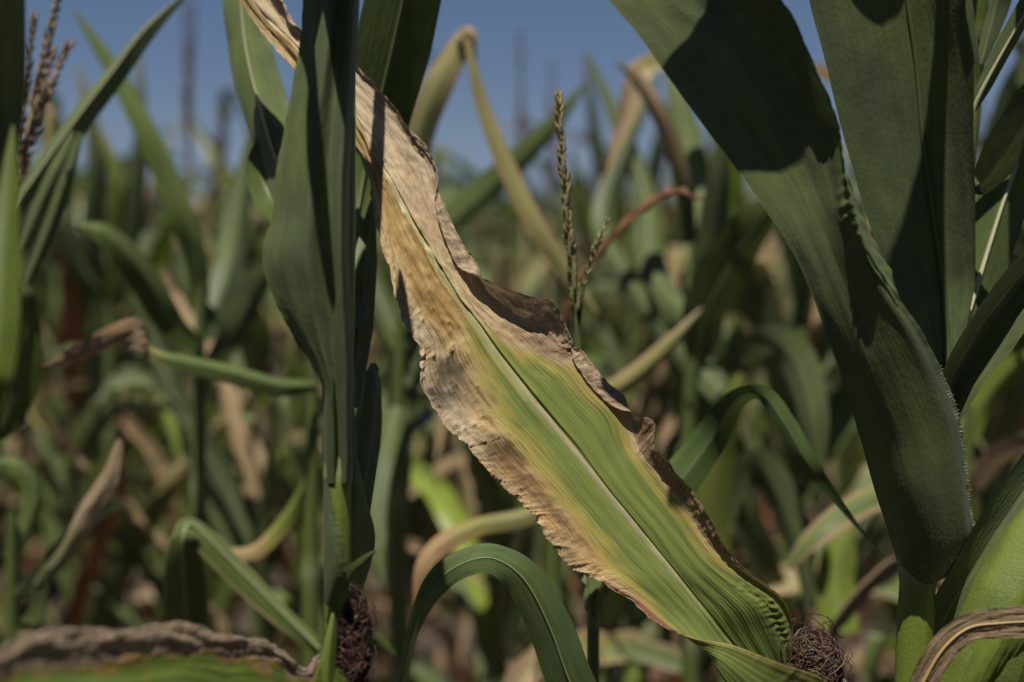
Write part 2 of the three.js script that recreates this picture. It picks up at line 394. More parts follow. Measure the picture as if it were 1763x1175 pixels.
const heroStations = HS.map(([lx, ly, mx, my, fx, fy, rx, ry, d, lift, kl, kr], i) => {
  const px = d / F, dl = Math.hypot(lx - mx, ly - my), df = Math.hypot(fx - mx, fy - my), mix2 = (ax, ay, bx, by, t) => [ax + (bx - ax) * t, ay + (by - ay) * t];
  const dL = d - kl * dl * px * (i >= 25 ? 1.3 : 1), dF = d + kr * df * px;
  let c1 = [...mix2(mx, my, lx, ly, 0.6), d + (dL - d) * 0.6 + 0.0015];
  let c2 = [...mix2(mx, my, lx, ly, 0.15), d + (dL - d) * 0.15 - 0.0010];
  let L = [lx, ly, dL];
  if (under[i]) { const [ux, uy, n] = under[i]; c1 = [ux, uy, d - n]; c2 = [...mix2(mx, my, ux, uy, 0.4), d - n * 0.3]; L = [lx, ly, d - n * 1.05]; }
  return [L, c1, c2, [mx, my, d], [...mix2(mx, my, fx, fy, 0.17), d + (dF - d) * 0.17 - 0.0010], [...mix2(mx, my, fx, fy, 0.6), d + (dF - d) * 0.6 + 0.0010 - lut([[19, 0], [22, 0.002], [24, 0.004], [26, 0.002]], i)], [fx, fy, dF], [rx, ry, dF - lift]].map(([x, y, z]) => P(x, y, z));
});
const NS = HS.length;
const fracOf = (p) => p <= 3 ? ['L', lut([[0, 1], [1, 0.6], [2, 0.15], [3, 0]], p)] : ['R', lut([[3, 0], [4, 0.15], [5, 0.53], [6, 0.88], [7, 1]], p)];
const bl = [[0, -0.3], [8, -0.2], [9.5, -0.06], [11, 0.16], [12, 0.28], [13, 0.40], [14, 0.46], [16, 0.53], [18, 0.56], [20, 0.58], [22, 0.70], [23, 0.80], [24, 0.93], [25, 1.1], [30, 1.3]];
const brr = [[0, -0.3], [9.5, -0.1], [11, 0.08], [12, 0.26], [13, 0.52], [14, 0.62], [15, 0.70], [16, 0.74], [17, 0.78], [19, 0.82], [21, 0.84], [22.5, 0.88], [23.5, 0.99], [25, 1.05], [30, 1.2]];
const stains = [ // side, s, f, rs, rf, strength, colour
  ['L', 12.2, 0.62, 0.45, 0.16, 0.85, [0.085, 0.066, 0.036]], ['L', 12.75, 0.84, 0.28, 0.10, 0.9, [0.075, 0.058, 0.034]], ['L', 13.2, 0.5, 0.5, 0.10, 0.5, [0.16, 0.10, 0.045]],
  ['L', 15.55, 0.62, 0.42, 0.15, 0.9, [0.085, 0.048, 0.02]], ['L', 16.4, 0.72, 0.8, 0.14, 0.55, [0.15, 0.08, 0.03]], ['L', 18.6, 0.70, 1.1, 0.07, 0.55, [0.14, 0.075, 0.035]],
  ['L', 9.8, 0.42, 0.55, 0.16, 0.55, [0.24, 0.14, 0.04]], ['L', 8.3, 0.5, 0.9, 0.10, 0.35, [0.26, 0.15, 0.05]], ['L', 20.6, 0.9, 0.5, 0.10, 0.5, [0.14, 0.08, 0.04]],
  ['R', 12.6, 0.62, 0.5, 0.16, 0.5, [0.22, 0.13, 0.08]], ['R', 11.6, 0.5, 0.5, 0.2, 0.35, [0.26, 0.16, 0.08]], ['R', 13.4, 0.80, 0.6, 0.12, 0.5, [0.20, 0.11, 0.07]], ['R', 7.0, 0.4, 0.9, 0.14, 0.3, [0.30, 0.18, 0.08]],
];
const heroColor = (s, side, f) => {
  const sg = side === 'L' ? 1 : -1, x = sg * f;
  const str = 0.6 * nz(s * 0.7, x * 34, 1) + 0.4 * nz(s * 0.9, x * 90, 2), n = fbm(s * 0.9, x * 3.5, 4, 4), fine = 0.75 * nz(s * 1.6, x * 95, 6) + 0.3 * nz(s * 14, x * 60, 6), speck = nz(s * 46, x * 95, 7);
  const D = (f - lut(side === 'L' ? bl : brr, s)) * 6.2 + (1.4 * str + 1.4 * n) * lut([[10, 1], [15, 0.7], [18, 0.5]], s);
  // living blade
  let g = mixc([0.128, 0.166, 0.034], [0.190, 0.222, 0.048], clamp(0.42 + 0.6 * str + 0.5 * n));
  g = mixc(g, [0.100, 0.145, 0.038], clamp(0.5 * sstep(0.0, 0.6, nz(s * 0.25, x * 17, 21)) * (f > 0.07 ? 1 : 0)));
  const yel = mixc([0.35, 0.31, 0.085], [0.42, 0.27, 0.065], clamp(0.5 + 1.3 * str));
  // dead blade
  let d = mixc([0.50, 0.375, 0.195], [0.40, 0.265, 0.085], clamp(side === 'L' ? 0.25 + 1.2 * n + 0.8 * str + 0.55 * sstep(13, 10, s) * (1 - sstep(0.55, 0.8, f)) : 0.1 + n));
  if (side === 'R') d = mixc(d, [0.53, 0.41, 0.27], 0.55 * sstep(10, 7, s) + 0.25);
  const gw = side === 'L' ? lut([[4, 0.1], [8, 0.25], [9.5, 0.85], [14, 1], [15.5, 0.75], [16.5, 0.45], [20, 0.3], [22, 0.15], [24, 0]], s) * sstep(lut([[8, 0.8], [10, 0.55], [13, 0.5], [15, 0.72], [20, 0.86]], s), lut([[8, 0.98], [10, 0.75], [13, 0.72], [15, 0.9], [20, 1]], s), f + 0.22 * n)
    : lut([[3, 0.9], [6, 0.6], [10, 0.5], [13, 0.6], [16, 0.4], [18, 0.1]], s) * sstep(0.3, 0.75, f + 0.3 * n);
  d = mixc(d, mixc([0.47, 0.385, 0.265], [0.28, 0.21, 0.13], clamp(0.35 + 1.2 * fbm(s * 2.4, x * 9, 15, 4))), gw * 0.9);
  if (side === 'L') d = mixc(d, [0.40, 0.225, 0.075], clamp(0.85 * sstep(15.5, 17.5, s) * (1 - sstep(21, 23, s)) * (0.45 + 1.3 * fbm(s * 0.8, x * 4, 17, 3)) * (1 - sstep(0.86, 1, f))));
  d = mixc(d, [0.35, 0.215, 0.072], clamp(0.6 * sstep(0.02, 0.4, fbm(s * 0.7, x * 4.5, 31, 4) + 0.2 * str) * (side === 'L' ? 1 : 0.5)));
  d = mixc(d, [0.17, 0.105, 0.055], clamp(0.72 * sstep(0.1, 0.55, str + 0.7 * n)));
  for (const [sd, ss, ff, rs, rf, k, c] of stains) if (sd === side) {
    const e = Math.exp(-Math.pow((s - ss) / (rs * 1.4), 2) - Math.pow((f - ff) / (rf * 1.3), 2));
    if (e > 0.02) d = mixc(d, c, clamp(e * k * (1.6 + 1.2 * fine + 1.0 * str + 0.9 * n)));
  }
  d = mixc(d, [0.13, 0.085, 0.05], 0.5 * sstep(0.25, 0.6, speck + 0.4 * n) * (f > 0.6 ? 1 : 0.35));
  // the curled rim shows the speckled underside
  if (side === 'R' && f > 0.86) {
    const w = sstep(0.86, 0.9, f), sp = clamp(0.45 + 1.1 * fbm(s * 3.2, x * 26, 9, 4) + 0.35 * nz(s * 26, x * 80, 10));
    const dk = lut([[15, 0], [17, 0.75], [22, 0.85], [23, 0.3], [24.5, 0.2]], s);
    d = mixc(d, mixc(mixc([0.45, 0.355, 0.24], [0.19, 0.12, 0.068], sp), [0.19, 0.115, 0.06], dk), w);
  }
  let c = mixc(g, yel, sstep(-1.6, -0.2, D) * 0.72);
  c = mixc(c, d, sstep(-0.45, 0.6, D));
  if (side === 'L') {
    const pu = sstep(21.8, 22.8, s) * (1 - sstep(24.6, 25.6, s)) * sstep(0.80, 0.9, f + 0.1 * n) * (1 - 0.75 * sstep(0.95, 0.985, f));
    c = mixc(c, [0.21, 0.075, 0.06], pu * 0.9);
    if (s > 24.2) c = mixc(c, [0.30, 0.25, 0.08], sstep(0.88, 1, f) * 0.8);
  } else if (s > 22) c = mixc(c, [0.42, 0.30, 0.14], sstep(0.93, 0.985, f));
  // the pleats beside the midrib keep some yellow green high up the leaf
  if (s < 14 && f < 0.2) c = mixc(c, mixc([0.40, 0.31, 0.13], [0.30, 0.29, 0.09], clamp(0.2 + (s - 9) * 0.18 + 1.2 * str)), (1 - sstep(0.06, 0.16, f)) * sstep(5, 8, s) * 0.7);
  const k = 1 + 0.16 * fine + 0.10 * speck;
  return c.map((v) => v * k);
};
const heroMap = tex(512, 2048, (u, v) => { const [side, f] = fracOf(u * 7); return heroColor(v * (NS - 1), side, f); }, true);
const heroBump = tex(512, 2048, (u, v) => {
  const [side, f] = fracOf(u * 7), s = v * (NS - 1), x = (side === 'L' ? 1 : -1) * f;
  const dry = sstep(-0.03, 0.06, f - lut(side === 'L' ? bl : brr, s)), vein = Math.sin(x * 150) * 0.5 + 0.5;
  const k = 0.5 + 0.10 * vein + 0.16 * nz(s * 0.9, x * 40, 2) + dry * (0.30 * fbm(s * 2, x * 12, 8, 4) + 0.14 * nz(s * 5, x * 70, 3) + 0.10 * nz(s * 30, x * 60, 3)) + 0.05 * nz(s * 40, x * 100, 5);
  return [k, k, k];
}, false);
heroMap.wrapS = heroMap.wrapT = heroBump.wrapS = heroBump.wrapT = THREE.ClampToEdgeWrapping;
const heroMat = new THREE.MeshPhysicalMaterial({ map: heroMap, bumpMap: heroBump, bumpScale: 0.0011, roughness: 0.95, specularIntensity: 0.5, transmission: 0.2, thickness: 0, side: THREE.DoubleSide, clearcoat: 0.12, clearcoatRoughness: 0.5 });
{
  const n = 900, m = 99, rows = sheetRows(heroStations, n, m), ruf = [[8.5, 0], [9.6, 1], [11.2, 1], [11.6, 0.15], [13.5, 0.15], [14.2, 0.5], [17, 0.8], [18, 1.2], [22, 1.3], [23, 0.3], [30, 0]];
  for (let i = 0; i < n; i++) { // ragged margins
    const s = i / (n - 1) * (NS - 1);
    for (let j = 0; j < m; j++) {
      const [side, f] = fracOf(j / (m - 1) * 7);
      const w = sstep(0.8, 1, f) * (s < 24 ? 1 : 0.2), amp = side === 'L' ? 0.0036 * fbm(s * 1.8, 3, 1, 4) + 0.0014 * lut(ruf, s) * (nz(s * 4.1, 2, 3) + 0.7 * nz(s * 9, 4, 3)) * sstep(0.86, 1, f) + 0.006 * Math.max(0, nz(s * 2.7, 8, 3) - 0.28) : 0.0022 * fbm(s * 2.6, 9, 1, 4);
      const dir = rows[i][side === 'L' ? Math.round(m * 0.3) : Math.round(m * 0.72)].clone().sub(rows[i][j]).normalize();
      rows[i][j].addScaledVector(dir, amp * w);
    }
  }
  const sgn = 1;
  const disp = (a, b) => {
    const s = a * (NS - 1), [side, f] = fracOf(b * 7), x = (side === 'L' ? 1 : -1) * f, dry = sstep(-0.05, 0.15, f - lut(side === 'L' ? bl : brr, s));
    let h = dry * (0.0030 * fbm(s * 1.1, x * 5, 3, 3) + 0.0012 * fbm(s * 4.5, x * 14, 5, 3) * sstep(0.6, 0.9, f) + 0.0008 * fbm(s * 0.8, x * 22, 5, 3)) * (s < 6 ? 1.2 : 1);
    h -= 0.0022 * dry * Math.pow(1 - Math.min(1, Math.abs(nz(s * 0.55 + x * 1.1, x * 7, 12)) * 4), 3) * (side === 'L' && s > 8 && s < 15 && f > 0.35 ? 1 : 0.3);
    if (side === 'L') { const am = 0.25 + 2.2 * Math.pow(Math.abs(nz(s * 0.9, 7, 2)), 1.2), sk = s + 0.35 * nz(s * 1.3, f * 3, 4); h += 0.0017 * am * lut(ruf, s) * sstep(0.66, 1, f + 0.22 * nz(s * 2.1, 5)) * (1.1 * nz(sk * 4.6, f * 2.2, 6) + 0.8 * nz(sk * 9.5, f * 3, 9)); }
    const pl = lut([[5, 0], [7, 1], [14, 1], [17, 0.3], [22, 0.15]], s);
    h -= pl * 0.0016 * (Math.exp(-Math.pow((f - (side === 'L' ? 0.115 : 0.10)) / 0.022, 2)) + 0.6 * Math.exp(-Math.pow((f - 0.26) / 0.02, 2)) * (side === 'L' ? 1 : 0));
    h += 0.00028 * (1 - dry) * Math.sin(x * 34 + nz(s * 0.4, x * 2) * 3) * sstep(0.06, 0.2, f);
    if (side === 'R' && s > 22.6 && s < 25.8) h += 0.0010 * Math.exp(-Math.pow((f - lut([[22.6, 0.62], [24, 0.72], [25.8, 0.78]], s)) / 0.10, 2)) * (0.2 * Math.sin(s * 24 + 5 * nz(s * 1.5, f * 9) + f * 12) + 1.1 * nz(s * 5.5, f * 16, 3)) * sstep(22.6, 23.6, s) * (1 - sstep(25, 25.8, s));
    return h * sgn;
  };
  const g = gridGeometry(rows, (a, b) => [b * 0.998 + 0.001, a], null, disp);
  const leaf = part('leaf', g, heroMat, hero, hero.base);
  leaf.userData.label = 'broad leaf with dry tan crinkled margins and a green centre';
  // midrib: a low rounded rib on the blade
  const pos = g.attributes.position, mj = Math.round((m - 1) * 3 / 7), mid = [];
  for (let i = 0; i < n * 0.95; i += 4) {
    const at = (j) => V3().fromBufferAttribute(pos, i * m + j), c = at(mj).lerp(at(mj - 2).lerp(at(mj + 2), 0.5), 0.3), S = at(mj + 4).sub(at(mj - 4)).normalize(), T = V3().fromBufferAttribute(pos, Math.min(n - 1, i + 4) * m + mj).sub(V3().fromBufferAttribute(pos, Math.max(0, i - 4) * m + mj)).normalize();
    const N = S.clone().cross(T).normalize(); if (N.dot(camera.position.clone().sub(hero.base).sub(c)) < 0) N.negate();
    const s = i / (n - 1) * (NS - 1), hw = lut([[0, 0.0015], [5, 0.0032], [12, 0.0036], [15, 0.0030], [20, 0.0032], [25, 0.0030], [29, 0.004]], s), row = [];
    for (let k = -4; k <= 4; k++) { const x = k / 4; row.push(c.clone().addScaledVector(S, x * hw).addScaledVector(N, 0.0013 * (1 - x * x) - 0.0004)); }
    mid.push(row);
  }
  const gm = gridGeometry(mid, (a, b) => [b * 0.2, a * 4], (a, b) => {
    const s = a * 0.95 * (NS - 1), k = 1 + 0.25 * nz(s * 1.5, b * 6, 3) + 0.12 * nz(s * 20, b * 9);
    const c = mixc(mixc([0.40, 0.33, 0.17], [0.33, 0.32, 0.14], clamp((s - 5) / 4)), [0.20, 0.24, 0.065], sstep(20.5, 25, s));
    return mixc(c, [0.31, 0.285, 0.15], sstep(12, 15, s) * (1 - sstep(19, 23, s))).map((v) => v * k);
  });
  part('midrib', gm, M.rib, leaf);
  // stalk below the picture, the sheath of the leaf and the ear whose silk shows
  const top = P(1436, 1262, 0.885), gr = hero.base.clone(); gr.x += 0.01; gr.z -= 0.02;
  stalkTube(hero, [gr, gr.clone().lerp(top, 0.5).add(V3(0.004, 0, 0)), top, P(1446, 1215, 0.90)], [0.012, 0.011, 0.010, 0.006], { nodes: [0.25, 0.5, 0.78] });
  ear(hero, P(1424, 1330, 0.868), P(1404, 1172, 0.858), 0.017, { silk: 0.050, silkR: 0.0150, count: 1500, thick: 0.00034, cols: [[0.105, 0.058, 0.034], [0.055, 0.032, 0.020]], droop: 0.15 });
  pleaf(hero, [[1392, 1140, 0.844, 7], [1389, 1112, 0.842, 5], [1386, 1086, 0.842, 0.6]], { color: C.lime, mat: M.leaf, n: 14, m: 5 }).name = 'husk_tip';
  pleaf(hero, [[1430, 1420, 0.87, 30, 0], [1240, 1470, 0.85, 70, -0.2], [1080, 1360, 0.84, 92, -0.25], [990, 1195, 0.828, 84, -0.25], [948, 1085, 0.822, 80, -0.2], [906, 1004, 0.818, 68, -0.1], [860, 966, 0.816, 54, 0.15], [815, 964, 0.815, 50, 0.15], [764, 992, 0.815, 46, 0], [728, 1048, 0.817, 42, -0.7], [706, 1110, 0.82, 32, -0.9], [692, 1190, 0.825, 20, -0.9], [684, 1260, 0.83, 2, -0.9]], { color: [0.115, 0.170, 0.058], fold: 0.12, bow: 0.05, n: 130, m: 21, midrib: 0.0008, ribColor: [0.22, 0.27, 0.11], label: 'low arching green leaf with a pale midrib' });
  pleaf(hero, [[1440, 1290, 0.90, 90], [1500, 1330, 0.95, 130], [1600, 1420, 1.0, 120], [1680, 1560, 1.02, 10]], { color: C.wax, dryEdge: 0.2, midrib: 0.0022 });
}

// ---------------------------------------------------------------- plants of the first row
function sheetLeaf(pl, stations, o = {}) {   // stations of [x, y, distance] columns
  const rows = sheetRows(stations.map((s) => s.map(([x, y, d]) => P(x, y, d))), o.n || 120, o.m || 33);
  const g = gridGeometry(rows, (a, b) => [b * (o.rep ?? 0.9), a * (o.len ?? 1.5)], o.colorOf || bladeColor({ rib: 0, ...o }), o.disp);
  const leaf = part(o.name || 'leaf', g, o.mat || M.wax, pl, pl.base);
  if (o.label) leaf.userData.label = o.label;
  if (o.ribCol !== undefined) {
    const nj = stations[0].length - 1, mid = rows.filter((_, i) => i % 2 === 0).map((r) => r[Math.round(o.ribCol / nj * (r.length - 1))]);
    part('midrib', tube(mid, (t) => (o.ribR || 0.002) * (1.1 - 0.6 * (o.ribFlip ? 1 - t : t)), 8, () => o.ribColor || C.pale, mid.length), M.rib, leaf, pl.base);
  }
  leaf.rows = rows;
  return leaf;
}
const pleats = (amp, f, k = 0) => (a, b) => amp * (Math.sin(b * f + 2 * nz(a * 3, b * 2, k)) + 0.6 * Math.sin(b * f * 2.3 + 1) * nz(a * 4, b * 5, k)) + 0.0016 * fbm(a * 6, b * 4, k, 3);

// --- the plant with the tall upright leaf
{
  const foot = P(585, 1100, 0.80); foot.y = 0;
  const pl = plant('corn_plant', 'corn plant with a tall upright blue green leaf crossing before the withered leaf', null, foot);
  stalkTube(pl, [foot, P(588, 1500, 0.80), P(584, 1150, 0.786), P(581, 850, 0.7765), P(592, 500, 0.795), P(597, 100, 0.822), P(600, -300, 0.85)], [0.011, 0.0105, 0.0085, 0.0072, 0.0062, 0.005, 0.0035], { nodes: [0.3, 0.52], color: C.lime });
  const tall = [[-250, 570, 590, 604, 0.6, 1], [-262, 550, 594, 616, 0.645, 1], [-225, 536, 596, 622, 0.7, 1], [-155, 530, 597, 623, 0.755, 1], [-80, 527, 597, 623, 0.7846, 1], [0, 521, 593, 619, 0.7802, 1], [60, 518, 588, 616, 0.777, 1], [130, 506, 581, 612, 0.7734, 1], [200, 494, 575, 608, 0.77, 1], [260, 482, 571, 605, 0.7673, 1], [310, 475, 569, 602, 0.7652, 1], [370, 469, 568, 601, 0.763, 1], [440, 452, 568, 601, 0.7606, 1], [505, 469, 571, 604, 0.7615, 0.85], [550, 489, 572, 607, 0.7627, 0.6], [590, 511, 574, 609, 0.7638, 0.5], [630, 536, 577, 610, 0.7651, 0.3], [660, 550, 580, 610, 0.7661, 0.1], [700, 554, 582, 608, 0.7675, 0], [780, 555, 584, 608, 0.7706, 0], [832, 556, 583, 606, 0.7728, 0]];
  const st = tall.map(([y, l, m, r, d, k]) => [[l, y, d + 0.007], [(l * 2 + m) / 3, y, d + 0.001 * k - 0.002 * (1 - k)], [(l + 2 * m) / 3, y, d - 0.004], [m, y, d + 0.003 * k], [(m + r) / 2 + 2, y, d - 0.008], [r, y, d + 0.012]]);
  sheetLeaf(pl, st, { color: C.wax, n: 200, m: 61, len: 2, rep: 1, label: 'tall upright blue green leaf with a thick fold', disp: (a, b) => pleats(0.0003, 26, 2)(a, b) * (b < 0.62 ? 1 : 0.25) + 0.0010 * sstep(0.07, 0, b) * nz(a * 40, 3), mat: M.wax });
  // sheath below it
  const sh = [];
  for (let i = 0; i <= 8; i++) { const y = 650 + i * 23, c = 581 + i * 1.0, w = 29 - i * 0.5, d = 0.790; const s = []; for (let k = 0; k <= 8; k++) { const a = Math.PI * (1.18 - 1.36 * k / 8); s.push([c + Math.cos(a) * w, y, d - Math.sin(a) * w * d / F]); } sh.push(s); }
  sheetLeaf(pl, sh, { name: 'sheath', color: C.wax, n: 60, m: 33, disp: pleats(0.0003, 40, 5) });
  // ruffled lower leaf that starts at the node
  sheetLeaf(pl, [[[556, 822, 0.772], [560, 824, 0.768], [563, 828, 0.766]], [[557, 880, 0.770], [566, 880, 0.764], [576, 880, 0.762]], [[558, 930, 0.768], [572, 930, 0.760], [589, 932, 0.758]], [[558, 980, 0.768], [575, 982, 0.760], [597, 982, 0.760]], [[557, 1015, 0.770], [572, 1018, 0.764], [590, 1015, 0.765]], [[556, 1040, 0.774], [564, 1044, 0.770], [574, 1044, 0.772]]],
    { color: C.wax, n: 120, m: 17, disp: (a, b) => 0.0005 * sstep(0.45, 1, b) * (Math.sin(a * 150 + 6 * nz(a * 4, 2)) * 0.15 + 1.2 * nz(a * 26, b * 3)) });
  // dark blade turning away on the right of the stalk
  sheetLeaf(pl, [[[600, 790, 0.80], [612, 790, 0.80], [618, 800, 0.81]], [[598, 860, 0.795], [616, 850, 0.80], [632, 865, 0.82]], [[596, 930, 0.79], [618, 920, 0.80], [646, 925, 0.825]], [[594, 985, 0.79], [612, 985, 0.80], [634, 985, 0.82]], [[592, 1040, 0.79], [602, 1040, 0.80], [612, 1040, 0.81]]], { color: C.green, n: 60, m: 17 });
  pleaf(pl, [[578, 1050, 0.775, 10], [588, 1018, 0.772, 26, 0.5], [608, 985, 0.772, 26, 0.7], [628, 965, 0.775, 18, 0.6], [648, 948, 0.78, 2, 0.4]], { color: C.green, mat: M.wax });
  // broad leaf standing behind
  pleaf(pl, [[600, 560, 0.86, 50, 0.2], [606, 430, 0.93, 80, 0.2], [622, 330, 0.955, 96, 0.1], [646, 210, 0.955, 118, 0], [676, 80, 0.94, 136, 0], [712, -80, 0.92, 130, 0], [760, -260, 0.89, 90, 0], [820, -340, 0.85, 10, 0]], { color: C.green, mat: M.wax, fold: 0.18, midrib: 0.0024, n: 60, m: 17, ribColor: C.green });
  // rear leaves left of the stalk, pale, folded
  pleaf(pl, [[590, 560, 0.83, 30, 0], [540, 440, 0.90, 60, 0.3], [492, 320, 0.95, 84, -0.3], [452, 200, 0.965, 96, -0.3], [424, 90, 0.975, 92, -0.3], [412, -20, 0.985, 82, -0.2], [400, -160, 1.0, 12, 0]], { color: C.wax, tone: 1.6, mat: M.wax, fold: 0.5, n: 60, m: 17, wave: 0.0015, waveFreq: 4, midrib: 0.002 });
  pleaf(pl, [[585, 480, 0.84, 30, 0], [520, 330, 0.93, 44, 1.0], [478, 210, 0.97, 46, 1.2], [440, 90, 0.985, 44, 1.0], [420, -40, 0.99, 30, 0.7], [410, -120, 1.0, 5, 0.3]], { color: C.wax, mat: M.wax, fold: 0.35 });
  pleaf(pl, [[590, 620, 0.83, 30, 0], [530, 420, 0.92, 40, 0.4], [470, 345, 0.96, 60, 0.2], [446, 290, 0.97, 50, 0], [452, 230, 0.97, 8, 0]], { color: C.green, mat: M.wax, fold: 0.2 });
  pleaf(pl, [[604, 700, 0.84, 24, 0], [622, 560, 0.88, 50, 0.3], [632, 440, 0.91, 44, 0.3], [642, 340, 0.93, 4, 0.2]], { color: C.wax, mat: M.wax });
  pleaf(pl, [[604, 980, 0.83, 26, 0], [640, 760, 0.90, 52, 0.6], [648, 660, 0.93, 46, 0.9], [632, 640, 0.94, 40, 1.2], [618, 760, 0.95, 30, 0.4], [614, 860, 0.95, 6, 0]], { color: C.wax, mat: M.wax });
  // crown leaf arching forward above the picture
  pleaf(pl, [[598, -180, 0.83, 26, 0], [530, -390, 0.80, 80, -0.9], [482, -420, 0.74, 120, -1.2], [468, -370, 0.695, 170, -1.2], [462, -320, 0.675, 6, -1.2]], { color: C.wax, mat: M.wax });
  // withered ear low on the stalk
  const e = ear(pl, P(596, 1330, 0.785), P(604, 1130, 0.782), 0.0125, { silk: 0.06, silkR: 0.0088, count: 420, thick: 0.0003, cols: [[0.075, 0.032, 0.024], [0.035, 0.018, 0.014]], droop: 0.05 });
  part('silk', silkTuft(P(606, 1180, 0.780), P(604, 1040, 0.780).sub(P(606, 1180, 0.780)), 0.052, 0.0085, 380, 0.0003, [[0.085, 0.035, 0.025], [0.035, 0.018, 0.014]], 0.1), M.silk, e, pl.base);
  sheetLeaf(pl, [[[574, 1040, 0.772], [577, 1040, 0.772], [580, 1042, 0.774]], [[562, 1090, 0.768], [570, 1090, 0.765], [580, 1095, 0.770]], [[551, 1140, 0.766], [564, 1145, 0.762], [578, 1150, 0.768]], [[546, 1200, 0.766], [562, 1200, 0.762], [580, 1200, 0.768]]], { name: 'husk_leaf', color: C.lime, mat: M.leaf, n: 40, m: 15 });
}

// --- the sturdy plant with the big sheath
{
  const foot = P(1578, 1100, 0.86); foot.y = 0;
  const pl = plant('corn_plant', 'sturdy corn plant with a bulging leaf sheath, bare green stem and husked ear', null, foot);
  stalkTube(pl, [foot, P(1572, 1500, 0.862), P(1574, 1180, 0.86), P(1582, 980, 0.858), P(1600, 800, 0.868), P(1630, 500, 0.925), P(1668, 200, 0.93), P(1690, -50, 0.91), P(1710, -350, 0.92)], [0.0125, 0.012, 0.0115, 0.0105, 0.0095, 0.0085, 0.0075, 0.006, 0.003], { nodes: [0.1, 0.372, 0.6, 0.82], color: C.lime, samples: 130 });
  // big front leaf: sheath round the stem passing into the blade
  const A = [ // left x y, fold x, right x y, distance left, mid, right
    [[1010, -230, 0.770], [1050, -232, 0.775], [1090, -234, 0.777], [1130, -236, 0.775], [1170, -238, 0.770]],
    [[980, -100, 0.7730], [1070, -100, 0.7860], [1150, -100, 0.7900], [1235, -105, 0.7838], [1305, -110, 0.7725]],
    [[1049, 0, 0.7740], [1120, -6, 0.7837], [1195, -10, 0.7895], [1270, -15, 0.7832], [1335, -20, 0.7728]],
    [[1100, 60, 0.7756], [1170, 50, 0.7871], [1240, 42, 0.7905], [1310, 35, 0.7852], [1368, 30, 0.7749]],
    [[1150, 130, 0.7789], [1215, 118, 0.7881], [1280, 108, 0.7925], [1350, 98, 0.7869], [1396, 95, 0.7768]],
    [[1200, 200, 0.7830], [1262, 188, 0.7913], [1322, 176, 0.7945], [1390, 164, 0.7889], [1424, 160, 0.7786]],
    [[1250, 266, 0.7880], [1308, 254, 0.7953], [1365, 242, 0.7965], [1420, 230, 0.7909], [1447, 224, 0.7805]],
    [[1300, 336, 0.7900], [1352, 322, 0.7960], [1400, 310, 0.7970], [1436, 300, 0.7900], [1456, 290, 0.7800]],
    [[1350, 410, 0.7930], [1390, 395, 0.7960], [1424, 380, 0.7950], [1450, 368, 0.7860], [1466, 352, 0.7780]],
    [[1382, 468, 0.7970], [1415, 455, 0.7970], [1445, 440, 0.7940], [1474, 425, 0.7840], [1484, 410, 0.7780]],
    [[1412, 545, 0.8030], [1444, 535, 0.7990], [1478, 520, 0.7950], [1512, 500, 0.7880], [1528, 486, 0.7900]],
    [[1440, 622, 0.8120], [1475, 615, 0.8030], [1515, 600, 0.7990], [1558, 575, 0.7970], [1582, 560, 0.8030]],
    [[1466, 704, 0.8230], [1505, 700, 0.8110], [1550, 685, 0.8070], [1598, 655, 0.8100], [1622, 640, 0.8220]],
    [[1487, 775, 0.8320], [1528, 772, 0.8180], [1576, 758, 0.8140], [1628, 725, 0.8220], [1650, 712, 0.8380]],
    [[1506, 845, 0.8420], [1546, 846, 0.8240], [1596, 835, 0.8190], [1646, 808, 0.8320], [1664, 800, 0.8500]],
    [[1526, 905, 0.8510], [1562, 910, 0.8310], [1608, 905, 0.8260], [1656, 885, 0.8400], [1672, 878, 0.8600]],
    [[1541, 955, 0.8580], [1572, 962, 0.8390], [1612, 962, 0.8340], [1660, 940, 0.8480], [1678, 925, 0.8680]],
    [[1549, 985, 0.8610], [1574, 994, 0.8470], [1606, 1000, 0.8440], [1640, 985, 0.8550], [1658, 975, 0.8720]],
    [[1552, 996, 0.8620], [1574, 1004, 0.8520], [1598, 1010, 0.8500], [1612, 1002, 0.8580], [1622, 996, 0.8700]],
  ];
  const nb = A.length - 1;
  const big = sheetLeaf(pl, A, { color: C.wax, n: 260, m: 61, len: 3, rep: 1, label: 'wide leaf whose base wraps the stem as a sheath',
    disp: (a, b) => { const s = a * nb; return pleats(0.00025, 30, 7)(a, b) * (1 - 0.6 * sstep(10, 13, s)) + 0.0024 * sstep(0.62, 1, b) * Math.exp(-Math.pow((s - 8.4) / 0.75, 2)) * Math.sin(s * 19 + 2 * nz(s * 2, b * 3)) + 0.0012 * sstep(0.85, 1, b) * nz(s * 5, 4); } });
  part('hairs', hairs(big.rows, 520, 0.0020, () => rnd() < 0.55 ? [rr(0.66, 0.995), 1 - 0.10 * rnd()] : [rr(0.9, 0.995), rnd()]), M.hair, big, pl.base).userData.kind = 'stuff';
  // turned over margin with the notch
  sheetLeaf(pl, [[[1452, 300, 0.782], [1456, 298, 0.786], [1460, 300, 0.79]], [[1464, 350, 0.779], [1470, 345, 0.788], [1478, 350, 0.794]], [[1478, 400, 0.778], [1490, 395, 0.79], [1502, 405, 0.797]], [[1500, 455, 0.782], [1515, 450, 0.794], [1532, 462, 0.80]], [[1526, 492, 0.789], [1538, 490, 0.796], [1543, 500, 0.80]], [[1545, 525, 0.793], [1549, 525, 0.797], [1552, 530, 0.8]]], { name: 'leaf_margin', color: C.green, n: 60, m: 15, disp: (a, b) => 0.0022 * b * nz(a * 12, b * 2, 4) });
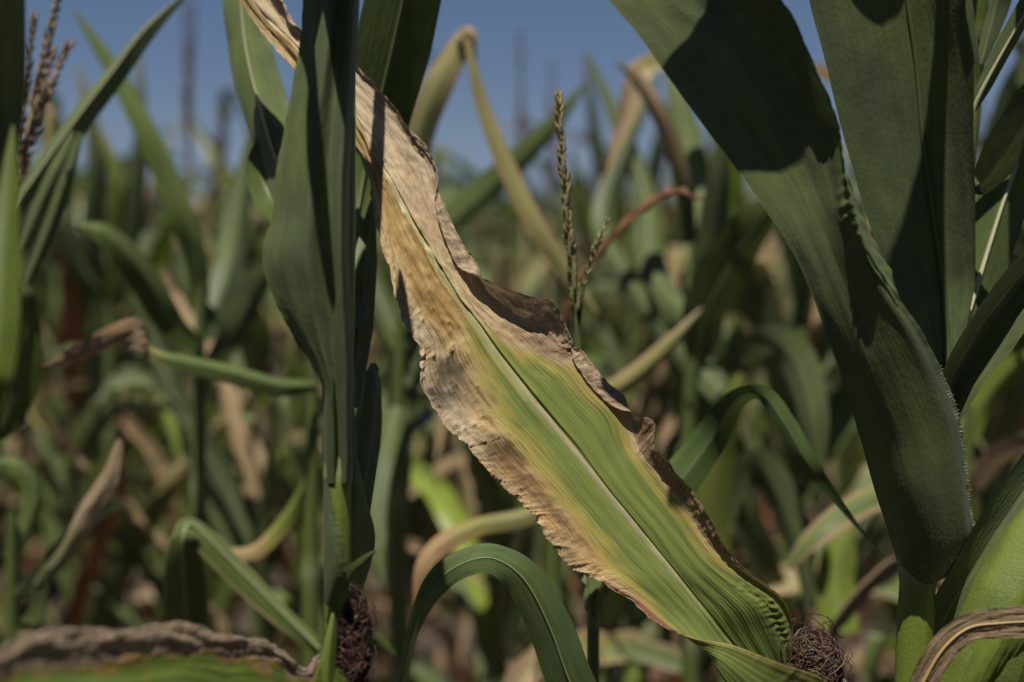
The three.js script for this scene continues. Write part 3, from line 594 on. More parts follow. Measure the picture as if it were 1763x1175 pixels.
  // second broad leaf behind
  const B = [
    [[1340, -260, 0.8164], [1430, -260, 0.8464], [1520, -260, 0.8614], [1600, -260, 0.8464], [1680, -260, 0.8164]],
    [[1370, -120, 0.8268], [1450, -120, 0.8568], [1540, -120, 0.8718], [1605, -120, 0.8618], [1668, -120, 0.8368]],
    [[1394, 0, 0.8350], [1465, 0, 0.8630], [1550, 0, 0.8770], [1610, 0, 0.8700], [1660, 0, 0.8500]],
    [[1421, 105, 0.8446], [1490, 105, 0.8686], [1565, 105, 0.8826], [1625, 105, 0.8746], [1676, 105, 0.8566]],
    [[1451, 230, 0.8563], [1512, 230, 0.8763], [1578, 230, 0.8883], [1632, 230, 0.8823], [1676, 230, 0.8683]],
    [[1481, 335, 0.8669], [1534, 335, 0.8819], [1592, 335, 0.8919], [1640, 335, 0.8869], [1679, 335, 0.8769]],
    [[1511, 425, 0.8758], [1556, 425, 0.8878], [1606, 425, 0.8938], [1648, 425, 0.8908], [1680, 425, 0.8838]],
    [[1541, 495, 0.8834], [1580, 495, 0.8914], [1618, 495, 0.8954], [1652, 495, 0.8934], [1678, 495, 0.8894]],
    [[1572, 565, 0.8840], [1600, 565, 0.8890], [1625, 565, 0.8920], [1648, 565, 0.8910], [1664, 565, 0.8890]],
    [[1604, 640, 0.8840], [1618, 640, 0.8860], [1630, 640, 0.8870], [1644, 640, 0.8870], [1652, 640, 0.8870]],
    [[1616, 720, 0.8800], [1624, 720, 0.8810], [1632, 720, 0.8820], [1642, 720, 0.8830], [1650, 720, 0.8840]],
  ];
  sheetLeaf(pl, B, { color: C.wax, n: 160, m: 45, len: 2.5, rep: 1, disp: pleats(0.0003, 28, 12), ribCol: 2.2, ribR: 0.0022, ribFlip: true, ribColor: C.green });
  // rolled leaf reaching out to the right
  pleaf(pl, [[1618, 740, 0.875, 50, 0], [1640, 660, 0.865, 92, 0.25], [1690, 570, 0.858, 118, 0.3], [1745, 495, 0.852, 124, 0.3], [1830, 400, 0.85, 120, 0.3], [1960, 280, 0.85, 90, 0.2], [2080, 200, 0.86, 8, 0]], { color: C.wax, mat: M.wax, fold: -0.75, bow: -0.3, n: 80, m: 25, rough: 0.0016 });
  pleaf(pl, [[1640, 640, 0.90, 40, 0], [1690, 470, 0.91, 90, 0.2], [1745, 300, 0.915, 110, 0.3], [1800, 170, 0.92, 90, 0.3], [1880, 60, 0.93, 10, 0]], { color: C.green, mat: M.wax, fold: 0.3, midrib: 0.002 });
  pleaf(pl, [[1676, 300, 0.89, 14, 0], [1690, 320, 0.885, 40, 0.4], [1735, 265, 0.87, 88, 0.6], [1790, 190, 0.855, 100, 0.7], [1880, 120, 0.85, 8, 0.7]], { color: C.wax, mat: M.wax, fold: 0.2 });
  pleaf(pl, [[1676, 190, 0.893, 12, 0], [1694, 150, 0.888, 30, 0], [1735, 75, 0.88, 38, 0.2], [1790, -20, 0.87, 40, 0.4], [1850, -130, 0.87, 6, 0.4]], { color: C.wax, tone: 1.15, mat: M.wax, fold: 0.6, midrib: 0.0015 });
  pleaf(pl, [[1680, 110, 0.90, 14, 0], [1668, 30, 0.895, 34, 0.4], [1655, -60, 0.89, 44, 0.6], [1640, -200, 0.88, 6, 0.6]], { color: C.wax, mat: M.wax, fold: 0.5 });
  pleaf(pl, [[1690, 110, 0.90, 14, 0], [1712, 20, 0.90, 44, -0.5], [1740, -80, 0.89, 50, -0.6], [1780, -200, 0.88, 6, -0.6]], { color: C.wax, mat: M.wax, fold: 0.5 });
  // dark leaf behind the ear, lit on its far half
  pleaf(pl, [[1606, 1130, 0.868, 50, 0.3], [1630, 1060, 0.860, 84, 0.35], [1672, 990, 0.856, 96, 0.4], [1725, 905, 0.856, 100, 0.3], [1800, 800, 0.86, 90, 0.2], [1900, 690, 0.87, 8, 0]], { color: C.wax, mat: M.wax, fold: -0.3, bow: -0.25, n: 60, m: 21 });
  // husked ear and the dry leaf bent over it
  const a = P(1640, 1330, 0.85), b = P(1815, 850, 0.83);
  ear(pl, a, b, 0.027, { color: [0.17, 0.235, 0.030] });
  sheetLeaf(pl, [[[1632, 1240, 0.83], [1660, 1250, 0.824], [1690, 1260, 0.83]], [[1660, 1160, 0.824], [1690, 1165, 0.815], [1722, 1172, 0.818]], [[1700, 1070, 0.822], [1738, 1078, 0.812], [1775, 1085, 0.812]], [[1760, 950, 0.826], [1790, 960, 0.815], [1820, 970, 0.812]], [[1830, 830, 0.83], [1840, 835, 0.825], [1850, 840, 0.825]]], { name: 'husk_leaf', color: [0.17, 0.235, 0.03], mat: M.leaf, n: 60, m: 19, disp: pleats(0.0003, 40, 8) });
  pleaf(pl, [[1558, 1250, 0.80, 40, 0.1], [1592, 1172, 0.796, 46, 0.2], [1626, 1116, 0.793, 50, 0.3], [1668, 1082, 0.792, 50, 0.35], [1718, 1074, 0.792, 54, 0.3], [1790, 1072, 0.795, 60, 0.2], [1880, 1085, 0.81, 60, 0], [1960, 1140, 0.84, 10, 0]], { color: C.tan, dryTip: 1.4, dryColor: [0.40, 0.285, 0.165], mat: M.dry, fold: 0.15, bow: -0.12, wave: 0.0004, waveFreq: 3, midrib: 0.0011, ribColor: [0.42, 0.30, 0.10], label: 'dry brown leaf bent over the ear', n: 90, m: 25, rough: 0.0012 });
  // crown leaves above the picture
  pleaf(pl, [[1705, -240, 0.915, 40, 0], [1650, -420, 0.82, 140, 1.1], [1560, -470, 0.735, 190, 1.3], [1430, -480, 0.745, 180, 1.35], [1300, -455, 0.735, 140, 1.35], [1200, -420, 0.725, 110, 1.35], [1130, -390, 0.715, 80, 1.35], [1080, -370, 0.71, 6, 1.35]], { color: C.wax, mat: M.wax, fold: 0.1 });
  pleaf(pl, [[1700, -150, 0.91, 30, 0], [1640, -330, 0.90, 130, 1.2], [1560, -380, 0.865, 170, 1.3], [1470, -370, 0.84, 120, 1.3], [1400, -330, 0.82, 8, 1.3]], { color: C.wax, mat: M.wax, fold: 0.1 });
  pleaf(pl, [[1705, -260, 0.91, 40, 0], [1760, -420, 0.86, 130, -1.0], [1840, -460, 0.80, 160, -1.2], [1900, -420, 0.74, 12, -1.2]], { color: C.wax, mat: M.wax });
}

// --- the plant at the near left edge, only a dark upper leaf and a bright lower one in view
{
  const foot = P(-120, 1000, 0.72); foot.y = 0;
  const pl = plant('corn_plant', 'corn plant with a plain upright leaf above a bright lime green leaf', null, foot);
  stalkTube(pl, [foot, P(-110, 1200, 0.72), P(-90, 500, 0.72), P(-60, -200, 0.72)], [0.011, 0.01, 0.008, 0.006], { nodes: [0.4] });
  pleaf(pl, [[-90, 640, 0.74, 40, 0], [-30, 380, 0.73, 86, 0], [-10, 160, 0.715, 104, 0], [-6, 0, 0.70, 98, 0], [-4, -200, 0.68, 80, 0], [0, -330, 0.66, 5, 0]], { color: C.wax, mat: M.wax, fold: 0.3 });
  pleaf(pl, [[-90, 860, 0.70, 40, 0], [-30, 700, 0.60, 70, 0.1], [-6, 590, 0.60, 74, 0.1], [4, 450, 0.625, 62, 0.1], [14, 330, 0.65, 36, 0.1], [22, 215, 0.68, 3, 0]], { color: [0.10, 0.155, 0.006], mat: leafMat({ transmission: 0.5 }), fold: 0.2 });
}

// --- the near leaf with the rolled brown margin, bottom left
{
  const foot = P(640, 1500, 0.79); foot.y = 0;
  const pl = plant('corn_plant', 'low corn plant with a bright green leaf whose rolled margin is dead and brown', null, foot);
  stalkTube(pl, [foot, P(640, 1700, 0.79), P(630, 1420, 0.79), P(625, 1330, 0.79)], [0.010, 0.009, 0.008, 0.005], { nodes: [0.5] });
  const rim = [[-90, 1152, 0.5766], [0, 1118, 0.6036], [45, 1094, 0.6171], [100, 1086, 0.6336], [160, 1082, 0.6516], [225, 1084, 0.6711], [290, 1075, 0.6906], [340, 1080, 0.7056], [385, 1092, 0.7191], [430, 1096, 0.7326], [470, 1110, 0.7446], [500, 1134, 0.7536], [530, 1154, 0.7626], [548, 1128, 0.77], [575, 1150, 0.772], [610, 1200, 0.78], [626, 1300, 0.79]];
  const lowest = [46, 48, 50, 52, 56, 52, 50, 44, 40, 34, 30, 26, 12, 2, 2, 2, 2];
  const st = rim.map(([x, y, d], i) => { const w = lowest[i] * 1.15, g = i > 12 ? 0.3 : 1, e = 7 * nz(i * 0.9, 4); return [[x - 3, y + 5 + e * 0.5, d + 0.005 * g], [x, y + e * 0.4, d + 0.001 * g], [x + 2, y + w * 0.3 - e, d - 0.003 * g], [x + 5, y + w * 0.72 + e, d - 0.002], [x + 8, y + w + 14, d - 0.004], [x + 12, y + 110, d - 0.014], [x + 20, y + 220, d - 0.04]]; });
  sheetLeaf(pl, st, { n: 240, m: 49, len: 2, rep: 1, mat: leafMat({ transmission: 0.42, bumpScale: 0.001 }), label: 'bright green leaf under a dead brown rolled margin',
    colorOf: (a, b) => { const n = fbm(a * 14, b * 5, 3, 4), f = nz(a * 120, b * 50, 4), D = (0.60 - b) * 13 + 3.4 * n + (a > 0.8 ? -(a - 0.8) * 60 : 0); let c = mixc([0.062, 0.110, 0.004], [0.125, 0.180, 0.008], clamp(0.5 + 1.3 * nz(a * 5 + b * 4, b * 46, 2))); c = mixc(c, [0.33, 0.17, 0.04], sstep(-0.9, 0.1, D) * 0.8); return mixc(c, mixc([0.37, 0.275, 0.175], [0.14, 0.095, 0.055], clamp(0.45 + 1.2 * f + n)), sstep(0, 0.5, D)); },
    disp: (a, b) => 0.0046 * fbm(a * 24, b * 6, 6, 5) * sstep(0.7, 0.45, b) + 0.0007 * fbm(a * 9, b * 22, 2, 3) * sstep(0.5, 0.7, b) });
}

// --- slender plant between the rows: tassel spike, two arching leaves, thin stem
{
  const foot = P(1024, 1100, 0.95); foot.y = 0;
  const pl = plant('corn_plant', 'slender corn plant with one bare tassel spike and a high arching leaf', null, foot);
  stalkTube(pl, [foot, P(1018, 1500, 0.945), P(1021, 1175, 0.94), P(1021, 1050, 0.94), P(1018, 960, 0.945), P(1006, 800, 0.95), P(998, 640, 0.95), P(993, 560, 0.95), P(990, 520, 0.95)], [0.007, 0.0055, 0.0042, 0.004, 0.004, 0.0034, 0.0026, 0.002, 0.0018], { nodes: [0.35, 0.552], color: C.green, samples: 120 });
  const t = new THREE.Group(); t.name = 'tassel'; pl.add(t);
  const main = [[996, 600], [991, 540], [986, 470], [979, 400], [972, 320], [966, 240], [961, 166]].map(([x, y], i) => P(x, y, 0.95 - i * 0.003));
  part('stem', tube(main, [0.0016, 0.0014, 0.0011, 0.0008, 0.0004], 7, (q) => mixc(C.green, C.tan, q), 40), M.tassel, t, pl.base);
  const cols = [[0.22, 0.25, 0.07], [0.46, 0.38, 0.18], [0.26, 0.19, 0.09]];
  part('spikelets', spikeletGeo(main.slice(1), 0.0022, 0.0012, 0.0036, 0.0085, cols), M.tassel, t, pl.base);
  const side = [[997, 560], [1004, 500], [1016, 450], [1030, 415], [1047, 378]].map(([x, y], i) => P(x, y, 0.95 - i * 0.004));
  part('stem', tube(side, [0.0012, 0.001, 0.0003], 6, () => C.green, 20), M.tassel, t, pl.base);
  part('spikelets', spikeletGeo(side.slice(1), 0.0004, 0.0002, 0.0060, 0.0065, [[0.24, 0.28, 0.09], [0.42, 0.36, 0.17], [0.2, 0.14, 0.07]]), M.tassel, t, pl.base);
  // collar and dark blade at the thin stem
  sheetLeaf(pl, [[[1006, 1052, 0.942], [1020, 1056, 0.930], [1036, 1052, 0.942]], [[1004, 1030, 0.942], [1022, 1032, 0.926], [1044, 1028, 0.942]], [[1010, 1005, 0.945], [1034, 1002, 0.930], [1062, 1000, 0.945]], [[1022, 960, 0.95], [1052, 955, 0.938], [1086, 950, 0.95]]], { color: C.green, n: 30, m: 15 });
  // high arch with the hanging tip
  pleaf(pl, [[1012, 1010, 0.945, 30, 0], [1090, 930, 0.96, 64, 0.1], [1170, 830, 0.97, 72, 0.15], [1222, 760, 0.975, 66, 0.3], [1262, 698, 0.965, 44, 0.5], [1292, 679, 0.955, 34, 0.7], [1322, 688, 0.948, 36, 0.5], [1356, 738, 0.94, 40, 0.4], [1400, 812, 0.935, 34, 0.5], [1450, 876, 0.945, 20, 0.9], [1492, 926, 0.94, 8, 1.0], [1526, 962, 0.94, 1, 1.0]], { color: [0.075, 0.125, 0.036], mat: M.wax, fold: 0.2, n: 110, m: 15, label: 'high arching leaf with a long hanging tip' });
}

// ---------------------------------------------------------------- plants of the second row, known by their leaves
function rowPlant(label, x, d, topY, o = {}) {
  const foot = P(x, 900, d); foot.y = 0;
  const pl = plant('corn_plant', label, o.group, foot), top = P(x + (o.lean || 0), topY, d);
  stalkTube(pl, [foot, foot.clone().lerp(top, 0.35).add(V3(0.006, 0, 0)), foot.clone().lerp(top, 0.7).add(V3(-0.004, 0, 0)), top], [0.0125, 0.0105, 0.0085, 0.004], { nodes: [0.2, 0.38, 0.56, 0.74], color: o.stalkColor || C.green });
  return pl;
}
function tassel(pl, from, dir, len, branches, cols, spread = 0.5) {
  const t = new THREE.Group(); t.name = 'tassel'; pl.add(t);
  const A = V3(0.2, 0.1, 1).cross(dir).normalize(), B = dir.clone().cross(A);
  for (let i = 0; i <= branches; i++) {
    const a = i * 2.4, L = i ? len * rr(0.5, 0.8) : len, d = dir.clone().addScaledVector(A, i ? Math.cos(a) * spread * rr(0.5, 1.2) : 0).addScaledVector(B, i ? Math.sin(a) * spread * rr(0.5, 1.2) : 0).normalize(), st = from.clone().addScaledVector(dir, i ? len * 0.25 * rnd() : 0);
    const path = [0, 0.33, 0.66, 1].map((k) => st.clone().addScaledVector(d, L * k).add(V3(0, -L * 0.15 * k * k * (i ? 1 : 0), 0)));
    part('tassel_branch', mergeGeometries([tube(path, [0.0016, 0.001, 0.0006], 5, () => cols[1], 14), spikeletGeo(path.slice(i ? 0 : 1), 0.0022, 0.0012, 0.0065, 0.010, cols)]), M.tassel, t, pl.base);
  }
  return t;
}
const dryCols = [[0.34, 0.25, 0.13], [0.40, 0.30, 0.17], [0.20, 0.13, 0.07]], plumCols = [[0.16, 0.12, 0.10], [0.22, 0.16, 0.12], [0.13, 0.08, 0.09]];

{ // upper middle: kinked dry-tipped leaf against the sky
  const pl = rowPlant('corn plant with a pale leaf snapped over at a dry brown kink against the sky', 690, 1.32, 470);
  pleaf(pl, [[692, 480, 1.3, 26, 0], [700, 360, 1.27, 34, -0.2], [722, 230, 1.25, 52, -0.2], [752, 150, 1.24, 54, -0.2], [782, 92, 1.24, 46, -0.3], [800, 62, 1.24, 40, -0.5], [812, 66, 1.235, 30, -0.8], [816, 110, 1.23, 22, -0.7], [836, 190, 1.23, 30, -0.5], [876, 290, 1.23, 36, -0.4], [926, 390, 1.23, 40, -0.4], [978, 470, 1.24, 34, -0.4], [1030, 540, 1.25, 4, -0.3]], { color: [0.40, 0.36, 0.14], fold: 0.22, n: 90, m: 11, dryEdge: 0.3, dryColor: [0.46, 0.33, 0.17], label: 'pale leaf snapped over at a dry brown kink' });
  pleaf(pl, [[790, 84, 1.237, 22, -0.2], [800, 62, 1.232, 34, -0.3], [814, 56, 1.23, 24, -0.5], [824, 70, 1.228, 6, -0.6]], { color: C.tan, dryTip: 2, dryColor: C.tan, mat: M.dry, n: 14, m: 7, fold: 0.5, wave: 0.003 });
  pleaf(pl, [[690, 520, 1.32, 26, 0], [740, 420, 1.4, 48, 0.2], [820, 340, 1.46, 54, 0.2], [900, 270, 1.5, 44, 0.3], [960, 205, 1.52, 30, 0.2], [1010, 140, 1.54, 3, 0]], { color: C.green, fold: 0.2, label: 'dark leaf slanting up across the sky' });
  pleaf(pl, [[690, 600, 1.32, 30, 0], [640, 480, 1.36, 46, 0.3], [600, 390, 1.38, 50, 0.4], [560, 330, 1.4, 6, 0.3]], { color: C.wax, fold: 0.4 });
  pleaf(pl, [[688, 700, 1.32, 30, 0], [650, 820, 1.28, 44, 0.5], [640, 930, 1.25, 50, 0.4], [660, 1010, 1.24, 6, 0.3]], { color: C.wax, tone: 1.2, fold: 0.3 });
  pleaf(pl, [[692, 660, 1.32, 30, 0], [720, 560, 1.38, 54, 0.2], [700, 660, 1.42, 60, 0.4], [690, 800, 1.42, 52, 0.4], [690, 960, 1.42, 10, 0.4]], { color: C.wax, fold: 0.25 });
}
{ // reddish rolled leaf right of the tassel spike
  const pl = rowPlant('corn plant with a rust red rolled leaf bent at its tip beside the tassel spike', 960, 1.16, 640);
  pleaf(pl, [[962, 640, 1.16, 20, 0], [985, 520, 1.14, 26, 0.4], [1030, 445, 1.13, 26, 0.5], [1085, 385, 1.12, 26, 0.5], [1130, 346, 1.12, 26, 0.4], [1165, 332, 1.12, 24, 0.4], [1195, 342, 1.12, 16, 0.5], [1222, 346, 1.12, 2, 0.5]], { color: C.rust, dryTip: 2, dryColor: [0.27, 0.13, 0.06], mat: M.dry, fold: 0.85, n: 60, m: 11, wave: 0.002, label: 'rust red rolled leaf bent at the tip' });
  pleaf(pl, [[958, 760, 1.16, 24, 0], [1010, 700, 1.2, 40, 0.2], [1080, 660, 1.25, 42, 0.3], [1150, 600, 1.28, 36, 0.4], [1210, 530, 1.3, 3, 0.2]], { color: [0.25, 0.22, 0.07], dryEdge: 0.3, fold: 0.5 });
  pleaf(pl, [[958, 860, 1.16, 24, 0], [900, 890, 1.15, 36, 0.3], [820, 905, 1.14, 36, 0.4], [760, 936, 1.13, 40, 0.3], [724, 980, 1.12, 30, 0.4], [716, 1060, 1.12, 4, 0.2]], { color: [0.26, 0.24, 0.09], dryTip: 0.55, dryColor: [0.42, 0.27, 0.13], fold: 0.35, label: 'yellowing leaf with a tan drooping tip' });
}
{ // tan bent leaf at the top right
  const pl = rowPlant('corn plant with a tan curved leaf tip standing above pale green blades', 1195, 1.38, 420);
  pleaf(pl, [[1190, 420, 1.36, 26, 0], [1176, 330, 1.34, 34, -0.3], [1158, 262, 1.33, 36, -0.3], [1130, 190, 1.32, 34, -0.3], [1098, 140, 1.32, 28, -0.3], [1062, 108, 1.32, 3, -0.3]], { color: C.wax, tone: 1.2, dryTip: 0.75, dryColor: [0.54, 0.39, 0.22], mat: M.dry, fold: 0.4, label: 'tan curved leaf tip' });
  pleaf(pl, [[1196, 500, 1.38, 30, 0], [1215, 380, 1.42, 58, 0.2], [1190, 260, 1.46, 56, 0.2], [1168, 160, 1.48, 40, 0.2], [1150, 90, 1.50, 3, 0]], { color: C.wax, tone: 1.5, fold: 0.3 });
  pleaf(pl, [[1198, 540, 1.38, 30, 0], [1225, 420, 1.36, 60, 0.2], [1240, 300, 1.34, 44, 0.2], [1246, 200, 1.33, 4, 0]], { color: C.wax, tone: 1.4, fold: 0.3 });
  pleaf(pl, [[1192, 560, 1.38, 30, 0], [1130, 470, 1.44, 60, 0.3], [1110, 330, 1.51, 44, 0.2], [1060, 200, 1.56, 30, 0.2], [1010, 90, 1.60, 3, 0]], { color: C.wax, tone: 1.1, fold: 0.4 });
  pleaf(pl, [[1192, 640, 1.38, 30, 0], [1080, 480, 1.42, 44, 0.2], [1040, 380, 1.46, 46, 0.3], [1080, 250, 1.52, 36, 0.3], [1140, 120, 1.58, 3, 0]], { color: C.wax, fold: 0.4 });
}
{ // big dark leaf right of centre
  const pl = rowPlant('corn plant with a large dark shaded leaf curving below the sheathed plant', 1262, 1.36, 560);
  pleaf(pl, [[1200, 620, 1.36, 40, 0], [1216, 540, 1.34, 84, 0.3], [1255, 460, 1.32, 100, 0.4], [1300, 390, 1.3, 76, 0.4], [1345, 330, 1.29, 6, 0.3]], { color: C.green, mat: M.wax, fold: 0.3, midrib: 0.0018, ribColor: C.green });
  pleaf(pl, [[1262, 640, 1.36, 30, 0], [1320, 590, 1.32, 60, 0.4], [1370, 620, 1.3, 70, 0.4], [1400, 720, 1.28, 56, 0.4], [1410, 840, 1.28, 6, 0.4]], { color: C.wax, fold: 0.2 });
  pleaf(pl, [[1262, 700, 1.36, 30, 0], [1215, 640, 1.4, 60, 0.4], [1150, 560, 1.44, 56, 0.4], [1120, 500, 1.46, 5, 0.4]], { color: C.wax, fold: 0.25 });
  pleaf(pl, [[1242, 1000, 1.34, 40, 0.2], [1226, 900, 1.33, 74, 0.2], [1238, 790, 1.32, 62, 0.2], [1262, 700, 1.31, 40, 0.2], [1275, 640, 1.31, 4, 0]], { color: [0.24, 0.28, 0.045], mat: leafMat({ transmission: 0.4 }), fold: 0.2, label: 'sunlit lime green blade' });
  pleaf(pl, [[1270, 900, 1.36, 30, 0], [1300, 800, 1.35, 60, 0.6], [1345, 860, 1.34, 70, 0.6], [1380, 960, 1.33, 50, 0.6], [1390, 1060, 1.33, 6, 0.6]], { color: C.wax, tone: 1.1, fold: 0.2 });
}
{ // lower right: arching leaf green above, tan below
  const pl = rowPlant('corn plant with a green leaf edged in tan arching behind the bare stem', 1670, 1.30, 700);
  pleaf(pl, [[1672, 860, 1.3, 30, 0], [1610, 830, 1.26, 54, 0.6], [1530, 842, 1.23, 62, 0.7], [1450, 880, 1.21, 60, 0.7], [1390, 930, 1.20, 46, 0.7], [1356, 980, 1.2, 10, 0.6]], { color: C.green, tone: 1.2, dryEdge: 0.35, dryColor: [0.36, 0.25, 0.14], fold: 0.3 });
  pleaf(pl, [[1676, 840, 1.3, 30, 0], [1720, 790, 1.24, 48, 0.6], [1790, 764, 1.2, 56, 0.6], [1860, 770, 1.18, 5, 0.5]], { color: C.tan, dryTip: 2, dryColor: [0.36, 0.26, 0.16], mat: M.dry, fold: 0.3 });
  pleaf(pl, [[1668, 760, 1.3, 30, 0], [1690, 700, 1.3, 50, 0.4], [1740, 640, 1.3, 56, 0.5], [1800, 600, 1.3, 5, 0.4]], { color: C.lime, fold: 0.3 });
  pleaf(pl, [[1668, 1040, 1.3, 30, 0], [1560, 970, 1.28, 30, 0.4], [1500, 1000, 1.27, 30, 0.5], [1450, 1060, 1.26, 30, 0.5], [1400, 1130, 1.26, 4, 0.5]], { color: C.brown, dryTip: 2, dryColor: [0.30, 0.20, 0.11], mat: M.dry, fold: 0.5 });
  pleaf(pl, [[1450, 1090, 1.3, 60, 0.1], [1440, 1010, 1.32, 74, 0.2], [1450, 950, 1.33, 60, 0.2], [1470, 900, 1.34, 4, 0]], { color: C.lime, fold: 0.25, mat: leafMat({ transmission: 0.4 }) });
}
{ // upper left: slanting leaf with hanging folds, brown tassel
  const pl = rowPlant('corn plant with a long leaf slanting up to the sky and folded blades hanging below', -30, 1.14, 420);
  pleaf(pl, [[-30, 470, 1.14, 20, 0], [10, 380, 1.13, 30, -0.3], [70, 290, 1.12, 52, -0.4], [130, 206, 1.12, 52, -0.4], [190, 128, 1.12, 48, -0.5], [240, 62, 1.12, 40, -0.6], [285, 16, 1.12, 26, -0.7], [330, -20, 1.12, 3, -0.7]], { color: C.wax, tone: 1.5, fold: 0.6, midrib: 0.0012, n: 60, m: 13, label: 'long leaf slanting up to the sky' });
  pleaf(pl, [[36, 430, 1.1, 18, -0.2], [60, 370, 1.1, 34, -0.3], [96, 290, 1.1, 34, -0.3], [126, 226, 1.11, 10, -0.3]], { color: C.wax, tone: 1.2, fold: 0.5 });
  pleaf(pl, [[40, 500, 1.1, 14, -0.2], [84, 390, 1.1, 30, -0.2], [112, 310, 1.1, 30, -0.2], [138, 228, 1.11, 8, -0.3]], { color: C.wax, tone: 1.1, fold: 0.5 });
  pleaf(pl, [[-30, 560, 1.14, 30, 0], [34, 500, 1.1, 30, 0.3], [46, 560, 1.11, 40, 0.2], [40, 640, 1.135, 66, 0.1], [14, 720, 1.155, 50, 0.2], [-20, 770, 1.17, 5, 0.2]], { color: C.green, fold: 0.35 });
  const t = tassel(pl, P(24, 330, 1.06), P(112, -60, 1.05).sub(P(24, 330, 1.06)).normalize(), 0.19, 3, dryCols, 0.16);
  part('stem', tube([P(-20, 500, 1.12), P(4, 400, 1.08), P(26, 320, 1.06)], 0.0022, 7, () => C.tan), M.tassel, t, pl.base);
  pleaf(pl, [[60, 330, 1.2, 20, 0.2], [86, 260, 1.2, 30, 0.3], [92, 205, 1.2, 26, 0.4], [80, 170, 1.2, 4, 0.4]], { color: [0.38, 0.32, 0.13], dryTip: 0.4, fold: 0.5 });
}
{ // dark curving leaf on the left
  const pl = rowPlant('corn plant with a dark leaf curving down from the sky over the left rows', 345, 1.36, 470);
  pleaf(pl, [[345, 520, 1.36, 30, 0], [338, 440, 1.35, 44, 0.2], [314, 370, 1.34, 46, 0.3], [286, 300, 1.34, 46, 0.3], [250, 220, 1.34, 42, 0.3], [208, 140, 1.35, 34, 0.3], [168, 76, 1.36, 24, 0.3], [126, 16, 1.37, 3, 0.2]], { color: C.green, mat: M.wax, fold: 0.3, midrib: 0.0013, ribColor: C.green, label: 'dark leaf curving down from the sky' });
  pleaf(pl, [[345, 600, 1.36, 30, 0], [300, 560, 1.3, 54, 0.3], [240, 460, 1.26, 64, 0.5], [180, 400, 1.24, 44, 0.5], [130, 390, 1.24, 4, 0.4]], { color: C.green, fold: 0.3 });
  pleaf(pl, [[348, 580, 1.36, 30, 0], [390, 480, 1.4, 56, 0.2], [410, 380, 1.43, 56, 0.3], [424, 290, 1.45, 30, 0.3], [430, 220, 1.46, 3, 0]], { color: C.wax, tone: 1.15, fold: 0.4 });
  pleaf(pl, [[348, 660, 1.36, 30, 0], [400, 580, 1.34, 50, 0.4], [440, 500, 1.34, 60, 0.4], [480, 450, 1.34, 5, 0.3]], { color: C.wax, fold: 0.3 });
}
{ // left middle: snapped dry leaf and a level leaf
  const pl = rowPlant('corn plant with a snapped tan leaf and a level green leaf', 540, 1.22, 600);
  pleaf(pl, [[548, 665, 1.21, 20, 0], [480, 662, 1.18, 44, 0.5], [400, 640, 1.16, 44, 0.5], [320, 622, 1.15, 38, 0.5], [262, 606, 1.15, 26, 0.5], [240, 574, 1.15, 4, 0.5]], { color: C.green, tone: 1.1, dryTip: 0.2, fold: 0.5, n: 60, m: 11, label: 'level green leaf' });
  pleaf(pl, [[250, 596, 1.148, 16, 0], [236, 566, 1.142, 34, -0.3], [200, 578, 1.13, 40, -0.4], [150, 604, 1.12, 36, -0.4], [104, 624, 1.12, 26, -0.4], [62, 634, 1.12, 3, -0.4]], { color: C.tan, dryTip: 2, dryColor: [0.46, 0.30, 0.17], mat: M.dry, fold: 0.3, n: 50, m: 11, rough: 0.002, label: 'snapped tan leaf' });
  pleaf(pl, [[238, 606, 1.14, 24, 0.1], [236, 580, 1.14, 34, 0.2], [232, 552, 1.14, 20, 0.4]], { color: C.tan, dryTip: 2, dryColor: [0.45, 0.33, 0.22], mat: M.dry, n: 14, m: 7, wave: 0.003 });
  pleaf(pl, [[545, 800, 1.22, 24, 0], [500, 880, 1.24, 30, 0.5], [440, 945, 1.24, 34, 0.6], [380, 950, 1.24, 20, 0.5], [340, 950, 1.24, 3, 0.5]], { color: C.lime, dryTip: 0.6, dryColor: [0.42, 0.30, 0.14], fold: 0.4 });
}
{ // lower left: two leaves broken over
  const pl = rowPlant('corn plant with a dark leaf broken over like a tent in the lower rows', 560, 1.12, 1000);
  pleaf(pl, [[556, 1125, 1.12, 20, 0], [490, 1060, 1.12, 44, 0.5], [420, 990, 1.12, 54, 0.5], [366, 935, 1.12, 54, 0.5], [328, 903, 1.12, 44, 0.6], [314, 930, 1.11, 56, 0.3], [316, 1000, 1.125, 80, 0.1], [322, 1080, 1.145, 90, 0], [330, 1180, 1.17, 60, 0], [336, 1260, 1.19, 5, 0]], { color: C.green, dryEdge: 0.06, mat: M.wax, fold: 0.45, midrib: 0.0014, ribColor: C.pale, n: 80, m: 13, label: 'dark leaf broken over like a tent' });
  pleaf(pl, [[556, 1180, 1.12, 20, 0], [600, 1120, 1.14, 40, 0.5], [640, 1100, 1.15, 30, 0.6], [680, 1130, 1.15, 4, 0.5]], { color: C.green, fold: 0.4 });
}
